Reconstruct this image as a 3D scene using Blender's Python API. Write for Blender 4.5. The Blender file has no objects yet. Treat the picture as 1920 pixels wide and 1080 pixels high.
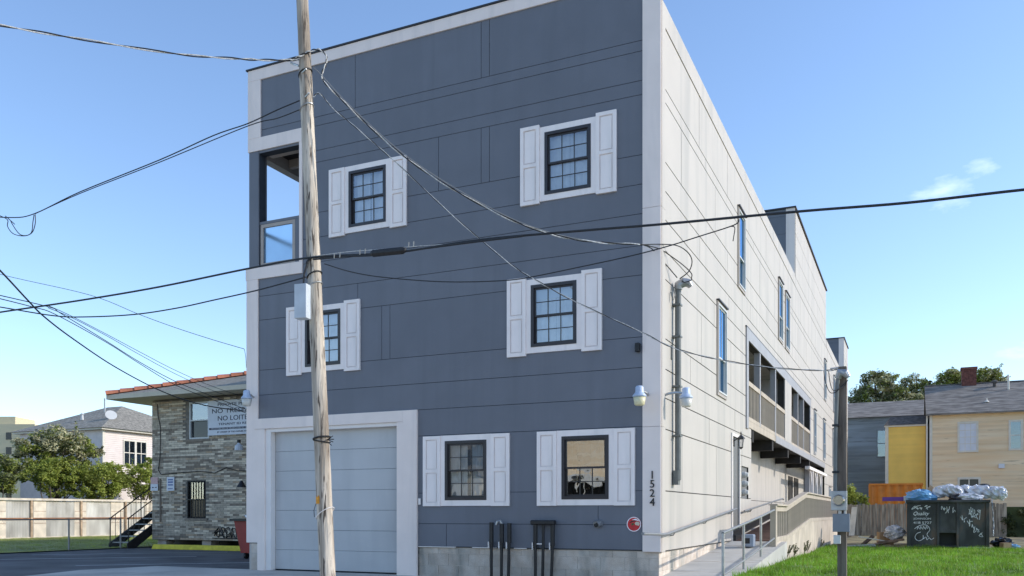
import bpy, math, random
from mathutils import Vector, Matrix, noise as mnoise
R = math.radians
random.seed(7)

# ------------------------------------------------------------------ camera, sky, sun, exposure
scene = bpy.context.scene
col = scene.collection
cam_d = bpy.data.cameras.new('camera'); cam = bpy.data.objects.new('camera', cam_d); col.objects.link(cam)
cam.location = (3.809, -14.211, 1.2)
cam.rotation_euler = (R(90), 0, R(24.753))
cam_d.sensor_width = 36.0
cam_d.lens = 30.34
cam_d.shift_y = 0.2198
cam_d.clip_start = 0.1
cam_d.clip_end = 3000
scene.camera = cam

SUN_AZ, SUN_EL = 22.0, 27.5          # azimuth counted from +X towards +Y
world = bpy.data.worlds.new('World'); scene.world = world; world.use_nodes = True
wn, wl = world.node_tree.nodes, world.node_tree.links
bg = wn['Background']
sky = wn.new('ShaderNodeTexSky'); sky.sky_type = 'NISHITA'; sky.sun_disc = False
sky.sun_elevation = R(SUN_EL); sky.sun_rotation = R(90 - SUN_AZ)
sky.altitude = 0; sky.air_density = 1.0; sky.dust_density = 0.4; sky.ozone_density = 2.3
# a few thin wisps of cloud, spread over the whole sky
tcw = wn.new('ShaderNodeTexCoord'); mpw = wn.new('ShaderNodeMapping'); mpw.inputs['Scale'].default_value = (1.0, 1.0, 2.6)
mpw.inputs['Location'].default_value = (0.6, 0.2, 0.3)
nzw = wn.new('ShaderNodeTexNoise'); nzw.inputs['Scale'].default_value = 5.5; nzw.inputs['Detail'].default_value = 7; nzw.inputs['Roughness'].default_value = 0.55
rpw = wn.new('ShaderNodeValToRGB'); rpw.color_ramp.elements[0].position = 0.665; rpw.color_ramp.elements[1].position = 0.98
mxw = wn.new('ShaderNodeMixRGB'); mxw.inputs['Color2'].default_value = (7.5, 7.9, 8.6, 1)
wl.new(tcw.outputs['Generated'], mpw.inputs['Vector']); wl.new(mpw.outputs['Vector'], nzw.inputs['Vector'])
wl.new(nzw.outputs['Fac'], rpw.inputs['Fac']); wl.new(rpw.outputs['Color'], mxw.inputs['Fac'])
wl.new(sky.outputs['Color'], mxw.inputs['Color1']); tnw = wn.new('ShaderNodeMixRGB'); tnw.blend_type = 'MULTIPLY'; tnw.inputs['Fac'].default_value = 1.0; tnw.inputs['Color2'].default_value = (.975, 1.0, 1.06, 1)   # white balance
wl.new(mxw.outputs['Color'], tnw.inputs['Color1']); wl.new(tnw.outputs['Color'], bg.inputs['Color'])
bg.inputs['Strength'].default_value = 0.15

sun_d = bpy.data.lights.new('sun', 'SUN'); sun = bpy.data.objects.new('sun', sun_d); col.objects.link(sun)
sun_d.energy = 2.0; sun_d.angle = R(0.5); sun_d.color = (1.0, 0.925, 0.81)
sdir = Vector((math.cos(R(SUN_EL))*math.cos(R(SUN_AZ)), math.cos(R(SUN_EL))*math.sin(R(SUN_AZ)), math.sin(R(SUN_EL))))
sun.rotation_euler = sdir.to_track_quat('Z', 'Y').to_euler()
sun.location = (30, 10, 30)

vs = scene.view_settings
vs.view_transform = 'Standard'; vs.look = 'None'; vs.gamma = 1.0; vs.use_curve_mapping = False
vs.exposure = 0.78
try:
    scene.cycles.use_denoising = True
    scene.cycles.max_bounces = 8
    scene.cycles.transparent_max_bounces = 12
except Exception: pass

# ------------------------------------------------------------------ helpers
class MB:
    def __init__(s): s.v = []; s.f = []; s.m = []
    def face(s, pts, mi=0):
        k = len(s.v); s.v += [tuple(p) for p in pts]; s.f.append(tuple(range(k, k+len(pts)))); s.m.append(mi)
    def box(s, x0, y0, z0, x1, y1, z1, mi=0):
        k = len(s.v)
        s.v += [(x0,y0,z0),(x1,y0,z0),(x1,y1,z0),(x0,y1,z0),(x0,y0,z1),(x1,y0,z1),(x1,y1,z1),(x0,y1,z1)]
        for q in ((0,3,2,1),(4,5,6,7),(0,1,5,4),(1,2,6,5),(2,3,7,6),(3,0,4,7)):
            s.f.append(tuple(k+i for i in q)); s.m.append(mi)
        return s
    def bar(s, a, b, w, h, up=(0,0,1), mi=0):
        a, b = Vector(a), Vector(b); d = (b-a).normalized(); u = Vector(up)
        r = d.cross(u)
        if r.length < 1e-5: r = d.cross(Vector((1,0,0)))
        r.normalize(); u = r.cross(d).normalized()
        k = len(s.v)
        for p in (a, b):
            for sx, sy in ((-1,-1),(1,-1),(1,1),(-1,1)):
                s.v.append(tuple(p + r*(sx*w/2) + u*(sy*h/2)))
        for q in ((0,1,2,3),(7,6,5,4),(0,4,5,1),(1,5,6,2),(2,6,7,3),(3,7,4,0)):
            s.f.append(tuple(k+i for i in q)); s.m.append(mi)
        return s
    def extrude(s, poly, vec, mi=0):
        n = len(poly); k = len(s.v); vec = Vector(vec)
        s.v += [tuple(p) for p in poly] + [tuple(Vector(p)+vec) for p in poly]
        s.f.append(tuple(range(k, k+n))); s.f.append(tuple(range(k+2*n-1, k+n-1, -1)))
        s.m += [mi, mi]
        for i in range(n):
            j = (i+1) % n
            s.f.append((k+i, k+n+i, k+n+j, k+j)); s.m.append(mi)
        return s
    def tube(s, pts, r, n=6, mi=0, cap=True):
        pts = [Vector(p) for p in pts]; m = len(pts)
        rs = r if isinstance(r, (list, tuple)) else [r]*m
        k = len(s.v); ref = None
        for i, p in enumerate(pts):
            d = (pts[min(i+1, m-1)] - pts[max(i-1, 0)])
            if d.length < 1e-7: d = Vector((0,0,1))
            d.normalize()
            if ref is None:
                ref = Vector((0,0,1)) if abs(d.z) < .9 else Vector((1,0,0))
            a = (ref - d*ref.dot(d)); a.normalize(); b = d.cross(a); ref = a
            for j in range(n):
                t = 2*math.pi*j/n
                s.v.append(tuple(p + (a*math.cos(t) + b*math.sin(t))*rs[i]))
        for i in range(m-1):
            for j in range(n):
                s.f.append((k+i*n+j, k+i*n+(j+1)%n, k+(i+1)*n+(j+1)%n, k+(i+1)*n+j)); s.m.append(mi)
        if cap:
            s.f.append(tuple(k+j for j in reversed(range(n)))); s.m.append(mi)
            s.f.append(tuple(k+(m-1)*n+j for j in range(n))); s.m.append(mi)
        return s
    def lathe(s, prof, c=(0,0,0), n=14, mi=0):
        k = len(s.v); c = Vector(c)
        for r, z in prof:
            for j in range(n):
                t = 2*math.pi*j/n
                s.v.append((c.x+r*math.cos(t), c.y+r*math.sin(t), c.z+z))
        for i in range(len(prof)-1):
            for j in range(n):
                s.f.append((k+i*n+j, k+i*n+(j+1)%n, k+(i+1)*n+(j+1)%n, k+(i+1)*n+j)); s.m.append(mi)
        s.f.append(tuple(k+j for j in reversed(range(n)))); s.m.append(mi)
        q = k+(len(prof)-1)*n; s.f.append(tuple(q+j for j in range(n))); s.m.append(mi)
        return s
    def blob(s, c, rx, ry, rz, nu=16, nv=10, amp=.15, seed=0, mi=0, fr=5.0):
        rnd = random.Random(seed); ph = [rnd.uniform(0, 6.28) for _ in range(6)]
        k = len(s.v)
        for i in range(nv+1):
            th = math.pi*i/nv
            for j in range(nu):
                f = 2*math.pi*j/nu
                d = 1 + amp*(math.sin(fr*th+ph[0])*math.cos(3*f+ph[1]) + .6*math.sin(2*fr*th+ph[2]+5*f) + .5*rnd.uniform(-1,1)*(0 < i < nv))
                s.v.append((c[0]+rx*d*math.sin(th)*math.cos(f), c[1]+ry*d*math.sin(th)*math.sin(f), c[2]+rz*d*math.cos(th)))
        for i in range(nv):
            for j in range(nu):
                s.f.append((k+i*nu+j, k+(i+1)*nu+j, k+(i+1)*nu+(j+1)%nu, k+i*nu+(j+1)%nu)); s.m.append(mi)
        return s
    def panel(s, x0, x1, z0, z1, holes, yf, yb, mi=0, comps=None):
        """flat board in the x-z plane with rectangular holes, front at yf, back at yb"""
        xs = sorted({x0, x1} | {min(max(h[i], x0), x1) for h in holes for i in (0, 1)})
        zs = sorted({z0, z1} | {min(max(h[i], z0), z1) for h in holes for i in (2, 3)})
        def solid(i, j):
            if i < 0 or j < 0 or i >= len(xs)-1 or j >= len(zs)-1: return False
            cx, cz = (xs[i]+xs[i+1])/2, (zs[j]+zs[j+1])/2
            return not any(h[0] < cx < h[1] and h[2] < cz < h[3] for h in holes)
        any_ = False
        if comps is not None:                      # separate pieces: one MB each
            todo = {(i, j) for i in range(len(xs)-1) for j in range(len(zs)-1) if xs[i+1]-xs[i] > 1e-4 and zs[j+1]-zs[j] > 1e-4 and solid(i, j)}
            while todo:
                st = [todo.pop()]; grp = set(st)
                while st:
                    i, j = st.pop()
                    for q in ((i-1,j),(i+1,j),(i,j-1),(i,j+1)):
                        if q in todo: todo.remove(q); st.append(q); grp.add(q)
                cells = [(xs[i], xs[i+1], zs[j], zs[j+1]) for i, j in grp]
                bx0, bx1 = min(c[0] for c in cells), max(c[1] for c in cells); bz0, bz1 = min(c[2] for c in cells), max(c[3] for c in cells)
                if (bx1-bx0) < .02 or (bz1-bz0) < .02: continue
                sub = [(xs[i], xs[i+1], zs[j], zs[j+1]) for i in range(len(xs)-1) for j in range(len(zs)-1) if (i, j) not in grp]
                m2 = MB(); m2.panel(bx0, bx1, bz0, bz1, [h for h in sub if h[1] > bx0 and h[0] < bx1 and h[3] > bz0 and h[2] < bz1], yf, yb, mi); comps.append(m2)
            return
        for i in range(len(xs)-1):
            for j in range(len(zs)-1):
                if xs[i+1]-xs[i] < 1e-4 or zs[j+1]-zs[j] < 1e-4 or not solid(i, j): continue
                any_ = True
                a, b, c, d = xs[i], xs[i+1], zs[j], zs[j+1]
                s.face([(a,yf,c),(b,yf,c),(b,yf,d),(a,yf,d)], mi)
                s.face([(b,yb,c),(a,yb,c),(a,yb,d),(b,yb,d)], mi)
                if not solid(i-1, j): s.face([(a,yb,c),(a,yf,c),(a,yf,d),(a,yb,d)], mi)
                if not solid(i+1, j): s.face([(b,yf,c),(b,yb,c),(b,yb,d),(b,yf,d)], mi)
                if not solid(i, j-1): s.face([(a,yb,c),(b,yb,c),(b,yf,c),(a,yf,c)], mi)
                if not solid(i, j+1): s.face([(a,yf,d),(b,yf,d),(b,yb,d),(a,yb,d)], mi)
        return any_
    def mesh(s, name, mats, smooth=False):
        me = bpy.data.meshes.new(name); me.from_pydata(s.v, [], s.f)
        for m in (mats if isinstance(mats, (list, tuple)) else [mats]): me.materials.append(M[m])
        if any(s.m): me.polygons.foreach_set('material_index', s.m)
        if smooth: me.polygons.foreach_set('use_smooth', [True]*len(s.f))
        me.update(); return me
    def build(s, name, mats, parent=None, loc=(0,0,0), rz=0.0, smooth=False, bevel=0.0):
        return inst(name, s.mesh(name, mats, smooth), parent, loc, rz, bevel=bevel)

def inst(name, me, parent=None, loc=(0,0,0), rz=0.0, scale=None, rot=None, bevel=0.0):
    o = bpy.data.objects.new(name, me); col.objects.link(o)
    o.location = loc; o.rotation_euler = rot if rot else (0,0,rz)
    if scale: o.scale = scale
    if parent: o.parent = parent
    if bevel:
        b = o.modifiers.new('bevel', 'BEVEL'); b.width = bevel; b.segments = 2; b.limit_method = 'ANGLE'
    return o
def tag(o, label, cat=None, group=None, kind=None):
    o['label'] = label
    if cat: o['category'] = cat
    if group: o['group'] = group
    if kind: o['kind'] = kind
    return o
def thing(name, label, cat, loc=(0,0,0), rz=0.0, group=None):
    o = bpy.data.objects.new(name, None); col.objects.link(o); o.location = loc; o.rotation_euler = (0,0,rz)
    o.empty_display_size = .2
    return tag(o, label, cat, group)
def struct(o): o['kind'] = 'structure'; return o
def B(*a): return MB().box(*a)
def text(name, body, mat, parent, loc, height, rot=(R(90),0,0), width=None, depth=.004, shear=0.0):
    cu = bpy.data.curves.new('lettering', 'FONT'); cu.body = body; cu.size = 1.0; cu.extrude = depth/height if height else depth
    cu.align_x = 'CENTER'; cu.resolution_u = 3; cu.shear = shear
    t = bpy.data.objects.new('lettering', cu); col.objects.link(t)
    me = bpy.data.meshes.new_from_object(t.evaluated_get(bpy.context.evaluated_depsgraph_get()))
    bpy.data.objects.remove(t); bpy.data.curves.remove(cu)
    xs = [v.co.x for v in me.vertices]; ys = [v.co.y for v in me.vertices]
    k = height/(max(ys)-min(ys)); kx = width/(max(xs)-min(xs)) if width else k
    ox, oy = (max(xs)+min(xs))/2, (max(ys)+min(ys))/2
    for v in me.vertices: v.co = ((v.co.x-ox)*kx, (v.co.y-oy)*k, v.co.z*height)
    me.materials.clear(); me.materials.append(M[mat])
    return inst(name, me, parent, loc, rot=rot)
def spline(pts, n=6):
    P = [Vector(p) for p in pts]; out = []
    for i in range(len(P)-1):
        p0 = P[max(i-1,0)]; p1 = P[i]; p2 = P[i+1]; p3 = P[min(i+2,len(P)-1)]
        for k in range(n):
            t = k/n
            out.append(.5*((2*p1)+(p2-p0)*t+(2*p0-5*p1+4*p2-p3)*t*t+(3*p1-p0-3*p2+p3)*t**3))
    out.append(P[-1]); return out

# ------------------------------------------------------------------ materials (all procedural)
M = {}
def pm(name, c, rough=.6, var=.12, scale=4.0, bump=0.0, bscale=30.0, metal=0.0, stretch=(1,1,1), c2=None, det=5.0, obj_rand=0.0, lo=.35, hi=.65, spec=.5):
    m = bpy.data.materials.new(name); m.use_nodes = True; n, l = m.node_tree.nodes, m.node_tree.links
    b = n['Principled BSDF']; b.inputs['Roughness'].default_value = rough; b.inputs['Metallic'].default_value = metal
    b.inputs['Specular IOR Level'].default_value = spec
    tc = n.new('ShaderNodeTexCoord'); mp = n.new('ShaderNodeMapping'); mp.inputs['Scale'].default_value = stretch
    nz = n.new('ShaderNodeTexNoise'); nz.inputs['Scale'].default_value = scale; nz.inputs['Detail'].default_value = det
    rp = n.new('ShaderNodeValToRGB'); rp.color_ramp.elements[0].position = lo; rp.color_ramp.elements[1].position = hi
    a = tuple(max(0, x*(1-var)) for x in c); d = c2 if c2 else tuple(min(1, x*(1+var)) for x in c)
    rp.color_ramp.elements[0].color = a+(1,); rp.color_ramp.elements[1].color = tuple(d)+(1,)
    l.new(tc.outputs['Object'], mp.inputs['Vector']); l.new(mp.outputs['Vector'], nz.inputs['Vector']); l.new(nz.outputs['Fac'], rp.inputs['Fac'])
    out = rp.outputs['Color']
    if obj_rand:
        oi = n.new('ShaderNodeObjectInfo'); mr = n.new('ShaderNodeMapRange')
        mr.inputs['To Min'].default_value = 1-obj_rand; mr.inputs['To Max'].default_value = 1+obj_rand
        hs = n.new('ShaderNodeHueSaturation'); l.new(oi.outputs['Random'], mr.inputs['Value']); l.new(mr.outputs['Result'], hs.inputs['Value'])
        l.new(out, hs.inputs['Color']); out = hs.outputs['Color']
    l.new(out, b.inputs['Base Color'])
    if bump:
        n2 = n.new('ShaderNodeTexNoise'); n2.inputs['Scale'].default_value = bscale; n2.inputs['Detail'].default_value = 6
        bp = n.new('ShaderNodeBump'); bp.inputs['Strength'].default_value = bump; bp.inputs['Distance'].default_value = .02
        l.new(mp.outputs['Vector'], n2.inputs['Vector']); l.new(n2.outputs['Fac'], bp.inputs['Height']); l.new(bp.outputs['Normal'], b.inputs['Normal'])
    M[name] = m; return m
def glass(name, tint=(.8,.86,.88), blend=.5, rough=.01, base=.12, wav=.06, refl=(.95,.97,1)):
    m = bpy.data.materials.new(name); m.use_nodes = True; n, l = m.node_tree.nodes, m.node_tree.links
    n.remove(n['Principled BSDF']); out = n['Material Output']
    tr = n.new('ShaderNodeBsdfTransparent'); tr.inputs['Color'].default_value = tint+(1,)
    gl = n.new('ShaderNodeBsdfGlossy'); gl.inputs['Roughness'].default_value = rough; gl.inputs['Color'].default_value = refl+(1,)
    lw = n.new('ShaderNodeLayerWeight'); lw.inputs['Blend'].default_value = blend
    ad = n.new('ShaderNodeMath'); ad.operation = 'ADD'; ad.use_clamp = True; ad.inputs[1].default_value = base
    mx = n.new('ShaderNodeMixShader')
    tc = n.new('ShaderNodeTexCoord'); nz = n.new('ShaderNodeTexNoise'); nz.inputs['Scale'].default_value = 2.2
    bp = n.new('ShaderNodeBump'); bp.inputs['Strength'].default_value = wav; bp.inputs['Distance'].default_value = .05
    l.new(tc.outputs['Object'], nz.inputs['Vector']); l.new(nz.outputs['Fac'], bp.inputs['Height']); l.new(bp.outputs['Normal'], gl.inputs['Normal'])
    l.new(lw.outputs['Fresnel'], ad.inputs[0]); l.new(ad.outputs['Value'], mx.inputs['Fac'])
    l.new(tr.outputs['BSDF'], mx.inputs[1]); l.new(gl.outputs['BSDF'], mx.inputs[2]); l.new(mx.outputs['Shader'], out.inputs['Surface'])
    M[name] = m
def leafmat(name, c, var=.45, scale=1.2, trans=.25):
    m = pm(name, c, rough=.55, var=var, scale=scale, det=3, lo=.3, hi=.7, spec=.3)
    n, l = m.node_tree.nodes, m.node_tree.links
    b = n['Principled BSDF']; out = n['Material Output']; t = n.new('ShaderNodeBsdfTranslucent'); mx = n.new('ShaderNodeMixShader')
    mx.inputs['Fac'].default_value = trans
    src = b.inputs['Base Color'].links[0].from_socket; l.new(src, t.inputs['Color'])
    l.new(b.outputs['BSDF'], mx.inputs[1]); l.new(t.outputs['BSDF'], mx.inputs[2]); l.new(mx.outputs['Shader'], out.inputs['Surface'])

pm('slate', (.158,.167,.194), .55, .05, 1.3, .10, 60, obj_rand=.03)
pm('slate_back', (.030,.040,.055), .8)
pm('white_side', (.50,.46,.415), .6, .03, 1.1, .08, 60, obj_rand=.012)
pm('side_back', (.035,.034,.032), .85)
pm('trim', (.90,.775,.705), .5, .03, 2, .04, 40)
pm('trim_white', (.86,.80,.76), .5, .03, 2)
pm('shutter', (.95,.855,.81), .45, .03, 3, .03, 60)
pm('shutter_groove', (.76,.70,.68), .6)
pm('trim_grey', (.34,.34,.36), .55, .06, 3)
pm('cap_dark', (.03,.03,.035), .5)
pm('bronze', (.030,.026,.028), .35, .1, 5)
pm('vinyl', (.6,.6,.58), .4, .03, 3)
pm('taupe', (.40,.345,.30), .5, .05, 5)
pm('curtain', (.86,.86,.85), .9, .08, 6)
pm('blind', (.72,.76,.80), .8, .05, 3)
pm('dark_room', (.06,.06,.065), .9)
pm('interior', (.25,.25,.25), .9)
pm('garage', (.53,.53,.53), .42, .05, .9, .05, 25)
pm('block', (.66,.55,.45), .9, .16, 5, .5, 60, c2=(.66,.58,.50), obj_rand=.12)
pm('mortar', (.56,.50,.43), .95, .1, 8)
pm('beige', (.47,.405,.33), .8, .10, 3, .15, 40, stretch=(1,1,.4), obj_rand=.05)
pm('skirt', (.52,.45,.37), .9, .14, 1.4, .2, 25)
pm('deck', (.20,.12,.09), .8, .25, 6, .2, 30, stretch=(.3,4,4), obj_rand=.2)
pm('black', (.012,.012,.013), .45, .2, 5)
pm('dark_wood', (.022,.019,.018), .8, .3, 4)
pm('rubber', (.014,.014,.016), .55, .3, 20)
pm('cable_grey', (.55,.55,.54), .5, .3, 30)
pm('galv', (.38,.39,.40), .38, .12, 8, .05, 30, metal=.7)
pm('galv_rail', (.25,.25,.245), .45, .08, 8, metal=.35)
pm('pipe_grey', (.15,.16,.155), .5, .10, 6)
pm('box_grey', (.52,.57,.62), .5, .08, 5)
pm('box_slate', (.20,.22,.25), .5, .08, 5)
pm('steel_dark', (.03,.03,.034), .45, .3, 5)
pm('lamp_cap', (.46,.55,.70), .4, .08, 6)
pm('lamp_globe', (.72,.66,.42), .35, .05, 6)
pm('lamp_globe_white', (.66,.64,.58), .35, .05, 6)
pm('door_grey', (.15,.15,.15), .5, .05, 2)
pm('concrete', (.46,.45,.42), .9, .12, 1.1, .25, 40, c2=(.52,.505,.47))
pm('concrete_cool', (.54,.49,.42), .9, .12, .8, .25, 40)
pm('street', (.50,.44,.35), .9, .18, .35, .3, 60)
pm('asphalt', (.115,.105,.098), .85, .25, .7, .4, 90, c2=(.15,.143,.138))
pm('ground', (.12,.12,.09), .95, .3, .15)
pm('road_paint', (.6,.6,.58), .8, .15, 8)
pm('yellow_paint', (.72,.60,.05), .7, .15, 5)
pm('soil', (.17,.135,.08), .95, .4, 1.2, .3, 20, c2=(.30,.26,.13))
pm('lawn', (.09,.145,.028), .95, .5, 1.6, c2=(.16,.30,.035))
pm('lawn_dry', (.26,.28,.06), .95, .35, .8, c2=(.34,.33,.09))
leafmat('blade', (.19,.36,.028), .62, 1.5, .3)
leafmat('blade_dry', (.30,.36,.06), .4, .5, .3)
pm('pole_wood', (.40,.33,.26), .85, .30, 1.6, .9, 9, stretch=(5,5,.35), c2=(.66,.58,.48), lo=.38, hi=.60)
def add_cracks(name, dark, stretch, scale, lo, hi):
    m = M[name]; n, l = m.node_tree.nodes, m.node_tree.links; b = n['Principled BSDF']; src = b.inputs['Base Color'].links[0].from_socket
    tc = n.new('ShaderNodeTexCoord'); mp = n.new('ShaderNodeMapping'); mp.inputs['Scale'].default_value = stretch
    nz = n.new('ShaderNodeTexNoise'); nz.inputs['Scale'].default_value = scale; nz.inputs['Detail'].default_value = 4; nz.inputs['Distortion'].default_value = .6
    rp = n.new('ShaderNodeValToRGB'); rp.color_ramp.elements[0].position = lo; rp.color_ramp.elements[1].position = hi
    mx = n.new('ShaderNodeMixRGB'); mx.inputs['Color2'].default_value = dark+(1,)
    l.new(tc.outputs['Object'], mp.inputs['Vector']); l.new(mp.outputs['Vector'], nz.inputs['Vector']); l.new(nz.outputs['Fac'], rp.inputs['Fac'])
    l.new(rp.outputs['Color'], mx.inputs['Fac']); l.new(src, mx.inputs['Color1']); l.new(mx.outputs['Color'], b.inputs['Base Color'])
add_cracks('pole_wood', (.085,.065,.05), (10,10,.9), 2.8, .555, .63)
pm('post_wood', (.13,.10,.078), .85, .35, 3, .5, 14, stretch=(4,4,.4), c2=(.21,.17,.135))
pm('orange_paint', (.72,.30,.02), .7, .2, 20)
pm('red_paint', (.50,.030,.022), .45, .25, 4, c2=(.30,.018,.014))
pm('brick_pale', (.76,.65,.50), .9, .15, 6, .3, 50)
pm('brick_grey', (.50,.42,.325), .9, .2, 6, .3, 50)
pm('brick_dark', (.27,.22,.17), .9, .2, 6, .3, 50)
pm('brick_tan', (.50,.375,.26), .9, .2, 6, .3, 50)
pm('brick_mortar', (.22,.195,.165), .95, .2, 8)
pm('terracotta', (.50,.18,.10), .75, .25, 5, .2, 30, obj_rand=.18)
pm('shingle', (.24,.22,.185), .95, .3, 7, .5, 60, c2=(.36,.335,.28))
pm('shingle_dark', (.09,.082,.075), .95, .3, 5, .5, 60, c2=(.14,.13,.118))
pm('shingle_brown', (.20,.175,.15), .95, .28, 2.4, .5, 50, stretch=(.6,1,3), c2=(.30,.27,.235))
pm('cream', (.66,.58,.45), .8, .06, 3)
pm('sign_white', (.70,.72,.77), .5, .04, 3)
pm('sign_ink', (.03,.035,.06), .6)
pm('sign_pink', (.66,.42,.40), .6, .1, 10)
pm('sign_red', (.60,.025,.03), .5, .15, 8)
pm('sign_blue', (.15,.2,.4), .6)
pm('window_dark', (.02,.022,.028), .15, .2, 3)
pm('rust', (.30,.15,.07), .9, .4, 8)
pm('corrugated', (.55,.515,.455), .6, .18, 1.6, .1, 20, stretch=(1,1,.4), c2=(.74,.71,.65), obj_rand=.14)
pm('panel_pale', (.74,.65,.53), .8, .14, 3, obj_rand=.07)
pm('fence_rust', (.50,.36,.24), .9, .3, 6)
pm('picket', (.29,.235,.18), .9, .35, 2.5, .4, 14, stretch=(5,5,.5), c2=(.43,.36,.28), obj_rand=.22)
pm('pink_wall', (.76,.67,.62), .7, .05, 3)
pm('far_wall', (.62,.54,.36), .9, .06, .1)
pm('tan_board', (.90,.66,.39), .75, .10, 1.0, .1, 20, stretch=(.25,1,3), c2=(.88,.72,.50), obj_rand=.06)
pm('yellow_board', (.92,.62,.14), .7, .06, 1.0, obj_rand=.03)
pm('blue_board', (.42,.47,.49), .75, .3, .7, stretch=(.4,1,2), c2=(.40,.47,.52), obj_rand=.14)
pm('house_trim', (.72,.67,.57), .6, .06, 4)
pm('brick_red', (.17,.065,.05), .9, .35, 9, .3, 40)
pm('container', (.62,.20,.018), .5, .12, 3)
pm('dumpster', (.036,.036,.036), .42, .5, 2.2, .2, 12, stretch=(1,1,.5), c2=(.10,.098,.096), lo=.42, hi=.75)
pm('chalk', (.9,.9,.9), .8, .1, 10)
pm('tarp_blue', (.16,.38,.62), .4, .25, 4, .3, 9)
pm('plastic_wrap', (.60,.60,.64), .18, .3, 6, .9, 9, c2=(.85,.85,.9))
pm('bag_black', (.015,.015,.018), .25, .3, 4, .5, 10)
pm('cardboard', (.46,.30,.17), .9, .12, 4)
pm('purple_box', (.17,.06,.30), .6, .1, 4)
pm('debris_brown', (.15,.095,.065), .9, .4, 5, obj_rand=.3)
pm('debris_grey', (.24,.24,.24), .8, .3, 5, obj_rand=.3)
pm('cooler_blue', (.25,.30,.38), .5, .1, 5)
pm('bark', (.12,.10,.08), .95, .35, 4, .6, 12, stretch=(3,3,.5))
leafmat('leaf_dark', (.12,.135,.055), .5, .9, .2)
leafmat('leaf_mid', (.24,.28,.055), .5, .9, .3)
leafmat('leaf_light', (.34,.38,.075), .45, .9, .3)
leafmat('leaf_oak', (.50,.47,.28), .5, .5, .2)
leafmat('leaf_ivy', (.06,.08,.024), .5, 1.0, .2)
add_cracks('block', (.20,.21,.19), (1.2,1.2,.35), 1.6, .52, .75)
add_cracks('tan_board', (.42,.31,.19), (.5,2,6), 1.4, .62, .74)
add_cracks('blue_board', (.22,.25,.26), (.5,2,6), 1.2, .54, .72)
add_cracks('shingle_brown', (.14,.125,.11), (.4,1,2.5), 2.0, .56, .75)
add_cracks('slate', (.140,.149,.174), (2.2,2.2,.16), 1.3, .46, .80)
add_cracks('white_side', (.375,.36,.33), (2.0,2.0,.14), 1.2, .48, .85)
add_cracks('concrete_cool', (.40,.365,.315), (1,1,1), .9, .52, .72)
add_cracks('concrete', (.38,.365,.33), (1,1,1), 1.1, .54, .74)
add_cracks('asphalt', (.07,.066,.064), (1,1,1), .5, .5, .66)
add_cracks('skirt', (.40,.34,.27), (1,1,.5), 1.1, .52, .75)
add_cracks('trim', (.74,.65,.60), (2.5,2.5,.25), 1.1, .50, .82)
add_cracks('shutter', (.80,.735,.70), (3,3,.4), 1.7, .52, .85)
add_cracks('dumpster', (.13,.085,.06), (1,1,.6), 2.2, .60, .72)
add_cracks('garage', (.48,.485,.49), (2.0,2.0,.3), 1.4, .50, .80)
glass('glass', tint=(.93,.96,.97), base=.16, blend=.45)
glass('glass_wavy', tint=(.7,.72,.72), base=.30, blend=.5, wav=.10)
glass('glass_side', tint=(.35,.42,.5), blend=.55, base=.34, wav=.03, refl=(.30,.52,.78))
glass('glass_house', tint=(.6,.65,.7), blend=.5, base=.12, wav=.05, refl=(.7,.78,.85))
pm('glass_rail', (.42,.66,.92), .45, .12, 1.5); M['glass_rail'].node_tree.nodes['Principled BSDF'].inputs['Transmission Weight'].default_value = .85; M['glass_rail'].node_tree.nodes['Principled BSDF'].inputs['IOR'].default_value = 1.12
glass('glass_bulb', tint=(.85,.85,.85), blend=.3, base=.06)
# ------------------------------------------------------------------ ground, pavements, road
def sheet(name, poly, z, mat, thick=None):
    mb = MB()
    if thick: mb.extrude([(x,y,z-thick) for x,y in poly], (0,0,thick))
    else: mb.face([(x,y,z) for x,y in poly])
    return struct(mb.build(name, mat))
sheet('ground', [(-900,-900),(900,-900),(900,900),(-900,900)], -.035, 'ground')
sheet('road', [(-200,-24),(200,-24),(200,-5.6),(-200,-5.6)], -.028, 'street')
sheet('sidewalk', [(-8.9,-5.5),(60,-5.5),(60,-1.6),(-8.9,-1.6)], .012, 'concrete_cool', .10)
sheet('parking_lot', [(-20.6,-5.5),(-9.4,-5.5),(-9.4,7.85),(-20.6,7.85)], -.010, 'asphalt')
sheet('parking_lot', [(-9.4,.3),(-8.95,.3),(-8.95,30),(-9.4,30)], -.010, 'asphalt')
sheet('driveway_apron', [(-12.0,-1.60),(-4.5,-1.60),(-4.5,.10),(-8.9,.10),(-11.6,.10)], .006, 'concrete_cool', .05)
sheet('driveway_apron', [(-10.7,-5.5),(-8.905,-5.5),(-8.905,-1.605),(-12.0,-1.605)], .004, 'concrete_cool', .05)
for k, (a, b) in enumerate([((-19.6,-1.2),(-14.2,3.9)), ((-19.2,2.6),(-15.4,6.4)), ((-13.6,-.4),(-10.6,2.4))]):
    mb = MB(); d = (Vector((*b,0))-Vector((*a,0))).normalized(); n_ = Vector((-d.y,d.x,0))*.05
    A, B_ = Vector((*a,-.006)), Vector((*b,-.006))
    mb.face([A-n_, B_-n_, B_+n_, A+n_]); struct(mb.build('road_marking', 'road_paint'))

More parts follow.
